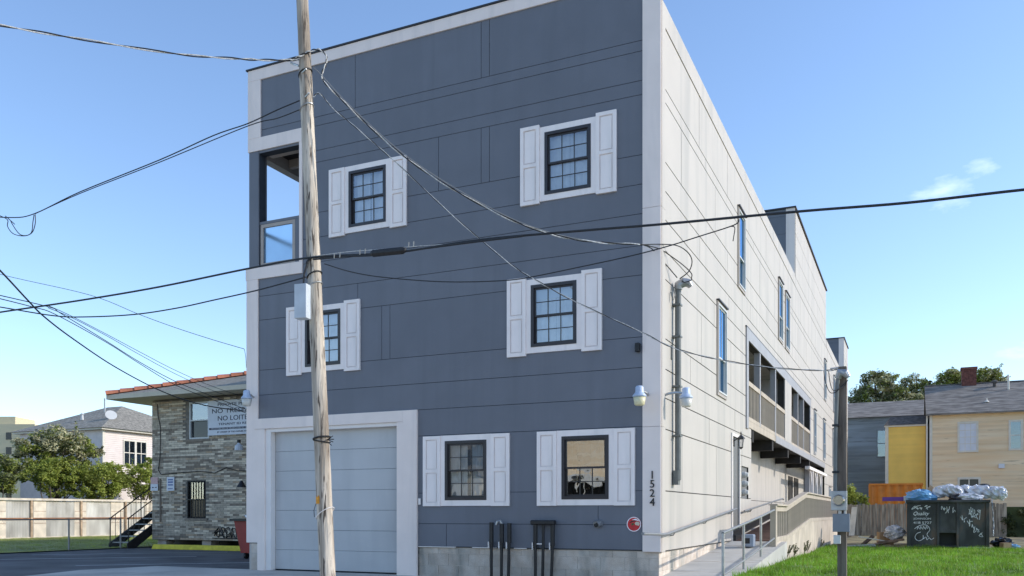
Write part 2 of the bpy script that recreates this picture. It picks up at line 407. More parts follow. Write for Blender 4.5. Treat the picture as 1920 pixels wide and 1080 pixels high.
# lawns
def lawn_z(x, y):
    return .10 + .07*max(0, min(1, (9-y)/6))*max(0, min(1, (5-x)/3.5)) + .02*math.sin(x*1.3)*math.cos(y*.9)
def lawn(name, x0, x1, y0, y1, nx, ny, mat, zf):
    mb = MB(); k = 0
    for i in range(nx+1):
        for j in range(ny+1):
            x = x0+(x1-x0)*i/nx; y = y0+(y1-y0)*j/ny; mb.v.append((x, y, zf(x, y)))
    for i in range(nx):
        for j in range(ny):
            a = i*(ny+1)+j; mb.f.append((a, a+ny+1, a+ny+2, a+1)); mb.m.append(0)
    return struct(mb.build(name, mat, smooth=True))
lawn('lawn', 1.26, 40, -1.55, 16.4, 40, 30, 'lawn', lawn_z)
lawn('bare_ground', 1.26, 40, 16.4, 43, 20, 20, 'soil', lambda x, y: .07+.02*math.sin(x*2)*math.sin(y*1.7))
lawn('lawn', -34, -20.62, -20, 40, 10, 30, 'lawn_dry', lambda x, y: .02)
def grass(name, n, x0, x1, y0, y1, zf, h, w, mat, label, seed, near=None, bare=0):
    rnd = random.Random(seed); mb = MB(); V, Fc = mb.v, mb.f
    for i in range(n):
        if near:
            t = rnd.random()**near; y = y0+(y1-y0)*t
        else: y = rnd.uniform(y0, y1)
        x = rnd.uniform(x0, x1); z = zf(x, y)-.01; a = rnd.uniform(0, 6.283)
        if bare and mnoise.noise((x*.8, y*.8, seed*3.1)) + .5*mnoise.noise((x*2.7, y*2.7, 1.0)) > bare*rnd.uniform(.7, 1.5): continue
        tuft = .40+1.0*abs(math.sin(x*2.1+1.3*math.sin(y*1.9))*math.cos(y*2.7+x))
        hh = h*rnd.uniform(.5, 1.2)*tuft; ww = w*rnd.uniform(.7, 1.3); l = hh*rnd.uniform(.1, .7); b = rnd.uniform(0, 6.283)
        dx, dy = math.cos(a)*ww, math.sin(a)*ww; k = len(V)
        V.extend([(x-dx, y-dy, z), (x+dx, y+dy, z), (x+math.cos(b)*l, y+math.sin(b)*l, z+hh)]); Fc.append((k, k+1, k+2)); mb.m.append(0)
    o = mb.build(name, mat); tag(o, label, 'grass', kind='stuff'); return o
grass('grass', 120000, 1.3, 17, -1.5, 16.6, lawn_z, .105, .008, 'blade', 'bright green lawn grass in front of the black dumpster', 1, 1.1, .28)
grass('grass', 26000, 1.3, 17, -1.5, 16.6, lawn_z, .11, .006, 'blade_dry', 'scattered longer dry blades in the lawn by the dumpster', 3, 1.1)
grass('grass', 45000, -34, -20.7, 0, 24, lambda x, y: .02, .07, .010, 'blade_dry', 'short grass strip between chain link fence and metal fence', 2)

# ------------------------------------------------------------------ the apartment building
apt = thing('apartment_building', 'three storey slate blue and white apartment building with shuttered windows and garage door', 'building')
SIDE = R(90)
def fr(x, y, z): return (x, y, z)                 # front facade: outward is -Y
def sd(x, y, z): return (-y, x, z)                # side facade: x runs along +Y, outward is +X

# windows on the front: centre x, frame bottom z
FW_, FH_ = .87, 1.11
front_windows = [(-1.66,6.86,.14,.15),(-5.865,6.86,.14,.10),(-1.925,4.17,.15,.15),(-6.935,4.17,.15,.14),(-3.685,1.44,.11,.10),(-1.335,1.44,.11,.10)]
front_holes = [(c-FW_/2+.005, c+FW_/2-.005, z+.005, z+FH_-.005) for c, z, _, _ in front_windows]
GAR = (-8.27, -5.17, -.05, 2.90); TER = (-8.58, -7.52, 6.34, 8.74)
front_holes += [GAR, TER]
side_windows = [(7.20,8.06,6.78,8.62),(14.30,15.20,6.80,8.64),(15.98,16.95,6.80,8.60),(4.70,5.62,3.84,5.77),(25.5,26.3,3.85,5.68),(29.9,30.9,3.83,5.70),(35.5,36.4,3.80,5.71),(30.45,31.4,6.82,8.68),(36.0,37.0,6.82,8.68),
                (33.2,34.0,1.2,2.5),(37.6,38.4,1.2,2.5)]
DOOR = (6.42, 7.32, .48, 3.02); NICHE = (7.70, 8.72, 1.56, 2.38)
BAL1 = (8.57, 15.70, 3.60, 5.66); BAL2 = (17.40, 23.70, 3.60, 5.66); SET = (9.15, 30.70, -.2, 3.42)
side_holes = [(a+.005, b-.005, c+.005, d-.005) for a, b, c, d in side_windows] + [DOOR, NICHE, BAL1, BAL2, SET]

# wall cores
mb = MB(); mb.panel(-8.85, 0, .56, 10.50, front_holes, .012, .20)
wall_f = mb.build('wall', 'slate_back', apt)
mb = MB(); mb.panel(.21, 48.3, .54, 9.84, side_holes, .012, .20)
mb.panel(18.6, 31.6, 9.841, 12.30, [], .012, .20); mb.panel(44.3, 48.3, 9.841, 12.30, [], .012, .20)
wall_s = mb.build('wall', 'side_back', apt, rz=SIDE)

# siding boards: each board its own piece
def boards(wall, rows, joints, x0, x1, holes, gap, mat):
    for i in range(len(rows)-1):
        z0, z1 = rows[i], rows[i+1]
        js = [x0] + [j for j in sorted(joints.get(i, [])) if x0 < j < x1] + [x1]
        for a, b in zip(js[:-1], js[1:]):
            cs = []; MB().panel(a+gap/2, b-gap/2, z0+gap/2, z1-gap/2, holes, 0.0, .011, comps=cs)
            for mb in cs: mb.build('siding_panel', mat, wall)
rows_f = [.57,1.00,1.58,2.67,3.17,3.67,4.19,5.24,5.74,6.28,6.78,7.28,8.30,8.54,9.04,9.22,10.28]
jf = {0:[-4.1], 1:[-1.1], 6:[-5.54,-5.35], 7:[-6.1], 11:[-4.27,-3.37,-3.2], 15:[-6.16,-3.37,-3.2]}
fh2 = front_holes + [(-8.9,-8.59,0,6.1)]
boards(wall_f, rows_f, jf, -8.585, -.295, front_holes, .010, 'slate')
rows_s = [.55,1.58,2.64,3.17,3.67,4.19,5.21,5.70,6.23,6.72,7.22,8.24,8.47,9.50]
def steps(a, s, b): 
    o = []
    while a < b: o.append(round(a,2)); a += s
    return o
js_ = {0:[6.37]+steps(31.5,3.1,47), 1:[1.53,4.62,7.66]+steps(31.5,3.1,47), 2:steps(3.9,6.1,47), 3:steps(6.8,6.1,47), 4:steps(2.2,6.1,47), 5:[3.14,6.3]+steps(24.6,3.05,47), 6:steps(4.4,5.9,47), 7:steps(6.05,6.1,47),
      8:steps(3.0,6.0,47), 9:steps(5.9,6.0,47), 10:steps(1.49,3.01,47), 11:steps(3.5,6,47), 12:steps(2.95,2.93,47)}
boards(wall_s, rows_s, js_, .225, 48.25, side_holes, .019, 'white_side')
boards(wall_s, [9.505,9.86], {}, 18.62, 31.58, [], .02, 'white_side'); boards(wall_s, [9.505,9.86], {}, 44.22, 48.25, [], .02, 'white_side')
boards(wall_s, [9.86,10.65,11.45,12.28], {0:steps(20.0,2.4,31), 1:steps(21.2,2.4,31), 2:steps(20.4,2.4,31)}, 18.85, 31.55, [], .015, 'white_side')
boards(wall_s, [9.86,11.1,12.28], {0:[46.0], 1:[]}, 44.5, 48.25, [], .015, 'white_side')

# trim boards of the front
def trimf(x0, x1, z0, z1, y0=-.028, y1=.011, mat='trim', name='trim_board'): return B(x0,y0,z0,x1,y1,z1).build(name, mat, apt, bevel=.003)
trimf(-8.86, -.302, 10.27, 10.50); trimf(-8.86, -8.525, 9.062, 10.268); trimf(-8.86, -7.45, 8.79, 9.06)
trimf(-7.52, -7.45, 6.342, 8.788); trimf(-8.92, -7.45, 6.10, 6.34)
trimf(-8.90, -8.595, .58, 6.098)
for a, b in ((.545, 2.655), (2.66, 6.35), (6.355, 10.52)):
    B(-.30,-.030,a,.018,.005,b).build('corner_board', 'trim', apt, bevel=.003)
    B(.0181,.0052,a,.030,.222,min(b,9.84)).build('corner_board', 'white_side', apt)
B(-8.90,-.05,10.505,.05,.16,10.535).build('parapet_cap', 'cap_dark', apt)
B(-8.85,.012,9.84,0,.14,10.50).build('parapet', 'white_side', apt)
B(-.16,.222,9.50,.014,18.6,9.88).build('parapet', 'white_side', apt)
B(-.16,31.6,9.50,.014,44.2,9.88).build('parapet', 'white_side', apt)
# shell: other walls, floors and roofs
mb = MB(); mb.panel(-48.3, -.012, .0, 9.84, [(-4.2,-.26,6.34,8.74)], 0, .2); mb.build('wall', 'white_side', apt, loc=(-8.85,0,0), rz=R(-90))
B(-8.85,48.1,0,-.2,48.29,12.3).build('wall', 'white_side', apt)
B(-8.65,.20,9.55,-.20,48.1,9.70).build('roof', 'shingle_dark', apt)
for z in (.35, 3.08, 6.0): B(-8.65,.20,z,-1.7,48.1,z+.12).build('floor_slab', 'interior', apt)
# raised roof masses with slate fronts
for y0, y1 in ((18.6,31.6),(44.3,48.3)):
    m1 = B(-5.0,y0,9.70,-.2,y0+.2,12.3).build('roof_block', 'slate_back', apt)
    for z0, z1 in ((9.72,10.6),(10.6,11.4),(11.4,12.05),(12.05,12.30)):
        B(-4.99,y0-.012,z0+.004,-.30,y0-.001,z1-.004).build('siding_panel', 'slate', m1)
    B(-.299,y0-.025,9.70,.012,y0-.001,12.31).build('corner_board', 'trim', m1)
    B(-5.0,y1-.2,9.70,-.2,y1,12.3).build('wall', 'white_side', apt)
    B(-5.0,y0+.2,9.70,-4.8,y1-.2,12.3).build('wall', 'white_side', apt)
    B(-5.05,y0-.06,12.305,.06,y1+.03,12.36).build('roof', 'cap_dark', apt)

# ---- third floor corner terrace
B(-8.65,.20,6.20,-7.52,4.2,6.338).build('terrace_floor', 'trim_grey', apt)
B(-7.52,.20,6.34,-7.50,4.2,8.98).build('terrace_wall', 'slate', apt)
B(-8.65,4.2,6.34,-7.50,4.3,8.98).build('terrace_wall', 'slate', apt)
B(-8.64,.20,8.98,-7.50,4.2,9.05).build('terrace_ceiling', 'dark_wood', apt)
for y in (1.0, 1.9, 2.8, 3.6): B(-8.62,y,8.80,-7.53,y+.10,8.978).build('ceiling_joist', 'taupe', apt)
B(-8.82,.30,8.742,-8.66,4.2,8.86).build('terrace_beam', 'taupe', apt)
B(-8.50,.201,8.742,-7.53,.33,8.86).build('terrace_beam', 'taupe', apt)
B(-8.84,-.012,6.342,-8.585,.25,8.788).build('terrace_post', 'slate', apt, bevel=.004)
g = MB(); g.box(-8.56,.02,6.36,-7.66,.07,6.43); g.box(-8.56,.02,7.17,-7.66,.07,7.24); g.box(-8.56,.02,6.43,-8.49,.07,7.17); g.box(-7.73,.02,6.43,-7.66,.07,7.17)
rail = g.build('balcony_rail', 'taupe', apt); pq = MB(); pq.face([(-8.49,.045,6.43),(-7.73,.045,6.43),(-7.73,.045,7.17),(-8.49,.045,7.17)]); pq.build('pane', 'glass_rail', rail)
B(-8.58,.015,7.245,-7.53,.08,7.30).build('handrail', 'slate', apt); B(-7.655,.02,6.345,-7.53,.07,7.243).build('rail_post', 'slate', apt)
g = MB(); g.box(-8.80,.27,7.16,-8.75,4.15,7.22); g.box(-8.80,.27,6.36,-8.75,4.15,6.42)
lr = g.build('balcony_rail', 'taupe', apt); pq = MB(); pq.face([(-8.775,.27,6.42),(-8.775,4.15,6.42),(-8.775,4.15,7.16),(-8.775,.27,7.16)]); pq.build('pane', 'glass_bulb', lr)

# ---- windows
def curtain(parent, x0, x1, z0, z1, y, mat, seed, amp=.02):
    rnd = random.Random(seed); mb = MB(); n = 26; ph = rnd.uniform(0, 6); fq = rnd.uniform(28, 42)
    pts = [(x0+(x1-x0)*i/n, y+amp*math.sin(fq*(x1-x0)*i/n+ph)+amp*.6*math.sin(13*i/n+ph)) for i in range(n+1)]
    for (xa, ya), (xb, yb) in zip(pts[:-1], pts[1:]): mb.face([(xa,ya,z0),(xb,yb,z0),(xb,yb,z1),(xa,ya,z1)])
    return mb.build('curtain', mat, parent, smooth=True)
def window(T, rz, x0, x1, z0, z1, fm, gm, cols, rws, depth=.0, fwid=.055, grid=(True,True), cur=None, name='window', split=.5):
    """double hung window: frame with sash rails, panes, muntin grids, curtain (local origin at lower left)"""
    w, h = x1-x0, z1-z0; d = depth; s = .032
    mb = MB()
    mb.box(0,d-.02,0,fwid,d+.10,h); mb.box(w-fwid,d-.02,0,w,d+.10,h); mb.box(fwid,d-.02,0,w-fwid,d+.10,fwid); mb.box(fwid,d-.02,h-fwid,w-fwid,d+.10,h)
    zm = fwid + (h-2*fwid)*split
    for (a, b, ya) in ((zm-.015, h-fwid, d+.012), (fwid, zm+.015, d+.042)):      # upper sash outside, lower sash behind
        mb.box(fwid,ya,a,fwid+s,ya+.026,b); mb.box(w-fwid-s,ya,a,w-fwid,ya+.026,b)
        mb.box(fwid+s,ya,a,w-fwid-s,ya+.026,a+s); mb.box(fwid+s,ya,b-s,w-fwid-s,ya+.026,b)
    o = mb.build(name, fm, apt, loc=T(x0,0,z0), rz=rz)
    for k, (a, b, ya) in enumerate(((zm-.015+s, h-fwid-s, d+.025), (fwid+s, zm+.015-s, d+.055))):
        xa, xb = fwid+s, w-fwid-s
        pq = MB(); pq.face([(xa,ya,a),(xb,ya,a),(xb,ya,b),(xa,ya,b)]); pq.build('pane', gm, o)
        if cols and grid[k]:
            mu = MB()
            for i in range(1, cols): x = xa+(xb-xa)*i/cols; mu.box(x-.007,ya-.010,a,x+.007,ya-.0005,b)
            for j in range(1, rws):
                z = a+(b-a)*j/rws
                for i in range(cols):
                    l_ = xa+(xb-xa)*i/cols+(.0071 if i else 0); r_ = xa+(xb-xa)*(i+1)/cols-(.0071 if i < cols-1 else 0)
                    mu.box(l_,ya-.010,z-.007,r_,ya-.0005,z+.007)
            mu.build('muntin', fm, o)
    return o, w, h
def shutter(x0, x1, z0, z1):
    w, h = x1-x0, z1-z0; mb = MB(); b = .065; zm = h*.50; t = .045
    mb.panel(0, w, 0, h, [(b,w-b,b,zm-.03),(b,w-b,zm+.03,h-b)], -t, 0.0)
    o = mb.build('shutter', 'shutter', apt, loc=(x0,-.001,z0))
    for a, c in ((b, zm-.03), (zm+.03, h-b)):
        p = MB(); p.box(b,-.022,a,w-b,-.002,c,1); g_ = .02
        p.extrude([(b+g_,-.0221,a+g_),(w-b-g_,-.0221,a+g_),(w-b-g_,-.0221,c-g_),(b+g_,-.0221,c-g_)], (0,-.014,0), 0)
        p.build('shutter_panel', ['shutter','shutter_groove'], o)
for i, (c, z, sb, st) in enumerate(front_windows):
    x0, x1 = c-FW_/2, c+FW_/2
    o, w, h = window(fr, 0, x0, x1, z, z+FH_, 'bronze', 'glass_wavy' if i == 5 else 'glass', 3, 2, depth=-.012, grid=((False,True) if i == 5 else (True,True)))
    # flat casing round the frame
    t = MB(); a, b = x0-.095, x1+.095
    t.panel(a, b, z-.105, z+FH_+.105, [(x0,x1,z,z+FH_)], -.024, -.0005); t.build('window_casing', 'shutter', apt)
    shutter(a-.372, a-.002, z-sb, z+FH_+st); shutter(b+.002, b+.372, z-sb, z+FH_+st)
    if i == 5: 
        B(.10,.105,.36,.22,.108,.52).build('paper_notice', 'sign_white', o)
        curtain(o, .06, w-.06, .05, h-.05, .55, 'dark_room', i)
    elif i == 4:
        curtain(o, .05, .42, .05, h-.05, .12, 'curtain', 5); curtain(o, .50, w-.05, .05, h-.05, .13, 'blind', 6)
    else:
        curtain(o, .05, w*.5, .05, h-.05, .10, 'curtain', i, .012); curtain(o, w*.51, w-.05, .05, h-.05, .105, 'curtain', i+20, .012)
        if i in (2, 3): B(.06,.080,h*.78,w-.06,.083,h-.06).build('blind', 'blind', o)
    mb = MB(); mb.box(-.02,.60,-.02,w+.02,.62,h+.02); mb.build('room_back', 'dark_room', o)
for i, (a, b, c, d) in enumerate(side_windows):
    o, w, h = window(sd, SIDE, a, b, c, d, 'vinyl', 'glass_side', 2 if i in (3,) else 0, 1, depth=-.025, fwid=.035, split=.40)
    t = MB(); t.panel(a-.06, b+.06, c-.07, d+.05, [(a,b,c,d)], -.03, -.0005); t.build('window_casing', 'taupe' if i < 4 else 'trim_grey', apt, rz=SIDE)
    B(a-.07,-.07,d+.051,b+.07,-.0005,d+.08).build('drip_cap', 'cap_dark', apt, rz=SIDE)
    B(.06,.14,.05,w-.06,.145,h-.05).build('blind', 'box_slate', o)

# ---- garage door and surround
gd = B(GAR[0],.175,.0,GAR[1],.195,2.90).build('garage_door', 'slate_back', apt)
n_s = 7
for k in range(n_s):
    z0 = .03+k*(2.86/n_s); z1 = .03+(k+1)*(2.86/n_s)
    s_ = MB(); s_.box(GAR[0]+.01,.135,z0+.002,GAR[1]-.01,.172,z1-.002)
    s_.build('door_section', 'garage', gd, bevel=.005)
trimf(-8.595, -8.40, .0, 2.952, -.045, .17); trimf(-5.170, -5.03, .0, 2.952, -.045, .17); trimf(-5.03, -4.72, .0, 3.17, -.05, .011)
trimf(-8.66, -5.032, 2.955, 3.17, -.05, .011)
B(-8.398,-.012,.01,-8.262,.133,2.95).build('door_stop', 'trim_white', apt); B(-8.260,-.012,2.885,-5.172,.133,2.953).build('door_stop', 'trim_white', apt)
B(-4.70,-.03,1.36,-4.65,-.001,1.48).build('doorbell', 'trim_white', apt, bevel=.004)

# ---- block foundation
fd = B(-4.715,.037,-.1,-.03,.19,.555).build('foundation', 'mortar', apt)
def course(parent, x0, x1, z0, z1, L, off, y0, rz=0, T=fr):
    x = x0-off
    while x < x1:
        a, b = max(x, x0)+.004, min(x+L, x1)-.004
        if b-a > .03: B(a,y0+random.uniform(-.003,.003),z0+.004,b,y0+.05,z1-.004).build('concrete_block', 'block', parent)
        x += L
for r_, (z0, z1) in enumerate(((-.02,.215),(.215,.435),(.435,.548))): course(fd, -4.715, -.03, z0, z1, .43, .215*(r_ % 2), .03)
fd2 = B(-8.80,.045,-.1,-8.60,.19,.57).build('foundation', 'mortar', apt)
for z0, z1 in ((-.02,.17),(.17,.36),(.36,.565)): course(fd2, -8.80, -8.60, z0, z1, .43, 0, .01)
fd3 = B(.05,.037,-.1,9.1,.19,.535).build('foundation', 'mortar', apt, rz=SIDE)
for r_, (z0, z1) in enumerate(((-.02,.215),(.215,.435),(.435,.53))): course(fd3, .035, 9.1, z0, z1, .43, .215*(r_ % 2), .03)
B(30.7,.03,-.1,48.2,.19,.535).build('foundation', 'block', apt, rz=SIDE)
for a, b in ((-4.71,-3.9),(-3.55,-3.05),(-2.7,-2.45)): B(a,-.012,.556,b,.01,.57).build('flashing', 'trim_white', apt)

# ---- recessed ground floor under the balconies
SB = .95
sbw = B(9.15,SB+.012,-.1,30.7,SB+.2,3.42).build('wall', 'side_back', apt, rz=SIDE)
zs_ = [(.50,1.62),(1.62,3.40)]
js2 = [9.15,14.1,18.05,22.0,25.85,30.7]
for z0, z1 in zs_:
    for a, b in zip(js2[:-1], js2[1:]): B(a+.008,SB,z0+.008,b-.008,SB+.011,z1-.008).build('siding_panel', 'white_side', sbw)
B(9.155,.201,-.1,9.30,SB,3.42).build('wall', 'white_side', apt, rz=SIDE)
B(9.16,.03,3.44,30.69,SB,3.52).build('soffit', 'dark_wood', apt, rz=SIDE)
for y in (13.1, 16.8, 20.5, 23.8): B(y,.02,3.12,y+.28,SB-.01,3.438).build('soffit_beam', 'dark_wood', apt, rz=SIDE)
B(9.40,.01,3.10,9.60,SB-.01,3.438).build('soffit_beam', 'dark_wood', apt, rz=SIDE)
B(13.6,-.03,3.40,30.75,.011,3.62).build('fascia_board', 'trim_grey', apt, rz=SIDE)
B(8.58,-.02,3.42,13.598,.011,3.60).build('fascia_board', 'beige', apt, rz=SIDE)
# entry porch with posts and scroll brackets further back
B(23.95,.03,.5,24.10,.22,3.1).build('wall', 'trim_grey', apt, rz=SIDE)  # return wall; the shade on its street-facing side is put into the grey colour
for y in (24.2, 26.1, 28.2):
    B(y,-.10,.8,y+.16,.06,2.98).build('porch_post', 'trim_white', apt, rz=SIDE)
    for s_ in (-1, 1):
        arc = [(y+.08+s_*(.08+.55*(1-math.cos(t))), -.02, 2.40+.55*math.sin(t)) for t in [k*math.pi/2/8 for k in range(9)]]
        MB().tube(arc, .035, 5).build('scroll_bracket', 'trim_white', apt, rz=SIDE)
B(22.6,-.12,2.985,30.8,.06,3.11).build('porch_beam', 'trim_white', apt, rz=SIDE)
for a, b in ((24.5,25.9),(26.5,28.0)): B(a,SB-.03,.9,b,SB-.005,2.8).build('porch_door', 'dark_wood', apt, rz=SIDE)

# ---- recessed balconies of the first floor
def bal_frame(a, b, c, d, name='trim_board', mat='trim_grey'): return B(a,-.035,c,b,.011,d).build(name, mat, apt, rz=SIDE)
bal_frame(8.29,24.0,5.66,5.96); bal_frame(8.29,8.57,3.37,5.658); bal_frame(8.25,24.05,5.962,5.99,'drip_cap','cap_dark'); bal_frame(23.70,23.9,3.45,5.658)
bal_frame(15.70,17.40,3.62,5.658,'trim_board','white_side')
for a, b in ((BAL1[0],BAL1[1]),(BAL2[0],BAL2[1])):
    B(a-.02,.20,3.50,b+.02,1.75,3.60).build('balcony_floor', 'taupe', apt, rz=SIDE)
    B(a-.02,.20,5.67,b+.02,1.75,5.75).build('balcony_ceiling', 'interior', apt, rz=SIDE)
    B(a-.02,1.751,3.50,b+.02,1.80,5.75).build('balcony_wall', 'taupe', apt, rz=SIDE)
    B(a-.10,.20,3.50,a-.02,1.75,5.75).build('balcony_wall', 'taupe', apt, rz=SIDE); B(b+.02,.20,3.50,b+.10,1.75,5.75).build('balcony_wall', 'trim_grey', apt, rz=SIDE)
    for y in (a+1.2, a+3.6): B(y,1.70,3.62,y+.95,1.749,5.55).build('balcony_door', 'dark_room', apt, rz=SIDE)
for y in (10.46, 13.50, 19.40, 21.30): B(y,-.02,3.60,y+.16,.14,5.66).build('balcony_post', 'trim_grey', apt, rz=SIDE)
bal_me = B(-.022,-.018,0,.022,.018,.86).mesh('baluster', 'beige')
for a, b in ((8.58,10.45),(10.63,13.49),(13.67,15.69),(17.41,19.39),(19.57,21.29),(21.47,23.69)):
    g = MB(); g.box(a,-.03,4.50,b,.05,4.62); g.box(a,-.02,3.605,b,.04,3.70)
    rl = g.build('balcony_rail', 'beige', apt, rz=SIDE)
    n_ = max(3, int((b-a)/.21))
    for k in range(n_): inst('baluster', bal_me, rl, (a+(k+.5)*(b-a)/n_, .01, 3.67))

# ---- entrance door, meter niche, lantern
B(DOOR[0],.02,.48,DOOR[1],.06,3.02).build('entrance_door', 'door_grey', apt, rz=SIDE)
bal = MB(); bal.panel(DOOR[0]-.09, DOOR[1]+.05, .50, 3.09, [DOOR], -.03, -.0005); bal.build('door_casing', 'trim_white', apt, rz=SIDE)
B(6.40,-.10,.50,7.40,-.035,.68).build('kick_plate', 'black', apt, rz=SIDE)
B(NICHE[0],.04,NICHE[2],NICHE[1],.06,NICHE[3]).build('meter_board', 'door_grey', apt, rz=SIDE)
for z in (1.72, 1.94, 2.16):
    m_ = MB(); m_.tube([(7.98,.039,z),(7.98,-.06,z)], .085, 12); m_.tube([(7.98,-.062,z),(7.98,-.12,z)], [.07,.055], 12); m_.build('electric_meter', 'vinyl', apt, rz=SIDE, smooth=False)
ln = MB(); ln.box(6.55,-.03,2.78,6.65,-.001,2.98); ln.tube([(6.60,-.03,2.92),(6.60,-.14,3.0),(6.60,-.18,2.97)], .012, 6)
ln.lathe([(.015,.10),(.09,.03),(.10,.0),(.06,-.005)], (6.60,-.18,2.95), 8); ln.lathe([(.012,0),(.02,.03),(.006,.08)], (6.60,-.18,3.05), 8)
for t in range(4): ln.tube([(6.60+.075*math.cos(t*1.571+.78),-.18+.075*math.sin(t*1.571+.78),2.95),(6.60+.05*math.cos(t*1.571+.78),-.18+.05*math.sin(t*1.571+.78),2.76)], .006, 4)
ln.lathe([(.055,0),(.03,-.03),(.008,-.05)], (6.60,-.18,2.76), 8)
lo_ = ln.build('wall_lantern', 'black', apt, rz=SIDE); MB().lathe([(.062,0),(.042,-.18)], (6.60,-.18,2.945), 8).build('lamp_glass', 'glass_bulb', lo_)

# ---- conduit with weatherhead on the side wall
cd = MB(); cd.tube([(.86,-.09,1.78),(.86,-.09,5.18)], .055, 12)
for z in (2.55, 3.42, 4.30, 4.86): cd.box(.78,-.15,z,.94,-.001,z+.03)
co = cd.build('conduit', 'pipe_grey', apt, rz=SIDE, smooth=False)
wh = MB(); wh.tube([(.86,-.09,5.15),(.86,-.10,5.22),(.88,-.18,5.27),(.92,-.26,5.26),(.95,-.30,5.20)], [.075,.085,.085,.075,.05], 12); wh.build('weatherhead', 'galv', co)
bx = MB(); bx.box(.78,-.11,1.70,.93,-.02,1.95); bx.box(.70,-.02,3.90,.76,-.001,4.15); bx.tube([(.70,-.05,5.15),(.66,-.09,5.0),(.62,-.06,4.9),(.60,-.03,5.05)], .012, 5); bx.build('cable_clamp', 'pipe_grey', co)

# ---- security lights
def security_light(T, rz, x, z, out, globe, gx=0.0):
    o = MB().tube([(0,-.001,0),(0,-.08,.03),(gx*.5,-out*.6,.05),(gx,-out,.04)], .022, 6).build('security_light', 'galv', apt, loc=T(x,0,z), rz=rz)
    MB().lathe([(.085,-.06),(.115,-.05),(.115,-.03),(.08,.01),(.072,.03),(.070,.10),(.055,.125),(.035,.13)], (gx,-out-.04,0), 16).build('lamp_cap', 'lamp_cap', o, smooth=True)
    MB().lathe([(.065,-.20),(.085,-.18),(.105,-.061)], (gx,-out-.04,0), 16).build('globe', globe, o, smooth=True)
security_light(fr, 0, -.20, 3.18, .30, 'lamp_globe', -.06)
security_light(sd, SIDE, .22, 3.20, .32, 'lamp_globe_white', .10)
security_light(fr, 0, -8.70, 3.62, .22, 'lamp_globe_white', .02)
B(-.42,-.09,3.93,-.34,-.001,4.08).build('camera_housing', 'black', apt, bevel=.012)

# ---- house number, round sticker, pipe stub
for k, ch in enumerate('1524'): text('numeral', ch, 'black', apt, (-.128,-.038,1.845-k*.153), .128, depth=.012)
dsk = MB().tube([(-.455,-.001,1.01),(-.455,-.012,1.01)], .128, 32).build('round_sign', 'sign_red', apt)
def disc_part(pts, y, mat): MB().extrude([(x,y,z) for x,z in pts], (0,.003,0)).build('sign_print', mat, dsk)
ring = MB()
for k in range(32):
    a0, a1 = k*math.pi/16, (k+1)*math.pi/16
    P_ = lambda r_, a: (-.455+r_*math.cos(a), -.0135, 1.01+r_*math.sin(a))
    ring.face([P_(.112,a0),P_(.126,a0),P_(.126,a1),P_(.112,a1)])
ring.build('sign_print', 'chalk', dsk)
disc_part([(-.43,1.0),(-.37,.985),(-.35,1.02),(-.37,1.05),(-.41,1.055),(-.44,1.03)], -.017, 'cream')
disc_part([(-.54,1.03),(-.46,1.055),(-.42,1.06),(-.44,1.075),(-.50,1.065)], -.0165, 'black')
disc_part([(-.50,.99),(-.46,.995),(-.45,1.03),(-.49,1.03)], -.0168, 'leaf_dark')
disc_part([(-.49,1.085),(-.43,1.105),(-.38,1.085),(-.36,1.06),(-.40,1.075),(-.44,1.08)], -.0172, 'chalk')
MB().tube([(-1.08,-.001,1.02),(-1.08,-.05,1.02),(-1.10,-.11,1.00)], [.075,.065,.06], 14).build('vent_outlet', 'galv', apt, smooth=False)
MB().tube([(-1.1005,-.1105,.9995),(-1.102,-.114,.999)], .048, 14).build('vent_mouth', 'black', apt)

# ---- black standpipes fixed to the front
ps = thing('standpipe_set', 'three separate black vertical pipes clamped to the front wall base', 'pipe', (-2.92,-.10,0))
for k, (x, zt) in enumerate(((-.19,1.05),(.02,1.03),(.17,1.04))):
    q = MB(); q.tube([(x-.01*k,0,0),(x,0,zt-.06)], .028, 10); q.tube([(x,0,.66),(x,0,zt-.02)], .040, 10); q.build('pipe', 'black', ps)
    B(x-.05,-.045,.56,x-.035,.09,.68).build('clamp', 'trim_white', ps)
MB().tube([(.02,-.01,1.0),(.0,-.02,1.055),(-.05,-.03,1.05),(-.075,-.03,.99)], .026, 10).build('pipe_elbow', 'galv', ps)
p2 = thing('standpipe_rack', 'three black pipes joined under one black crossbar on the front wall', 'pipe', (-2.09,-.10,0))
for k, x in enumerate((-.15,.0,.18)):
    q = MB(); q.tube([(x-.012*k,0,0),(x,0,.62)], .028, 10); q.tube([(x,0,.62),(x,0,1.02)], .040 if k != 1 else .026, 10); q.build('pipe', 'black', p2)
    if k != 1: B(x-.05,-.045,.55,x-.035,.09,.68).build('clamp', 'trim_white', p2)
MB().box(-.23,-.06,.99,.23,.06,1.075).build('crossbar', 'black', p2, bevel=.02)
B(-.1,-.05,.645,-.01,-.035,.665).build('clamp', 'trim_white', p2)

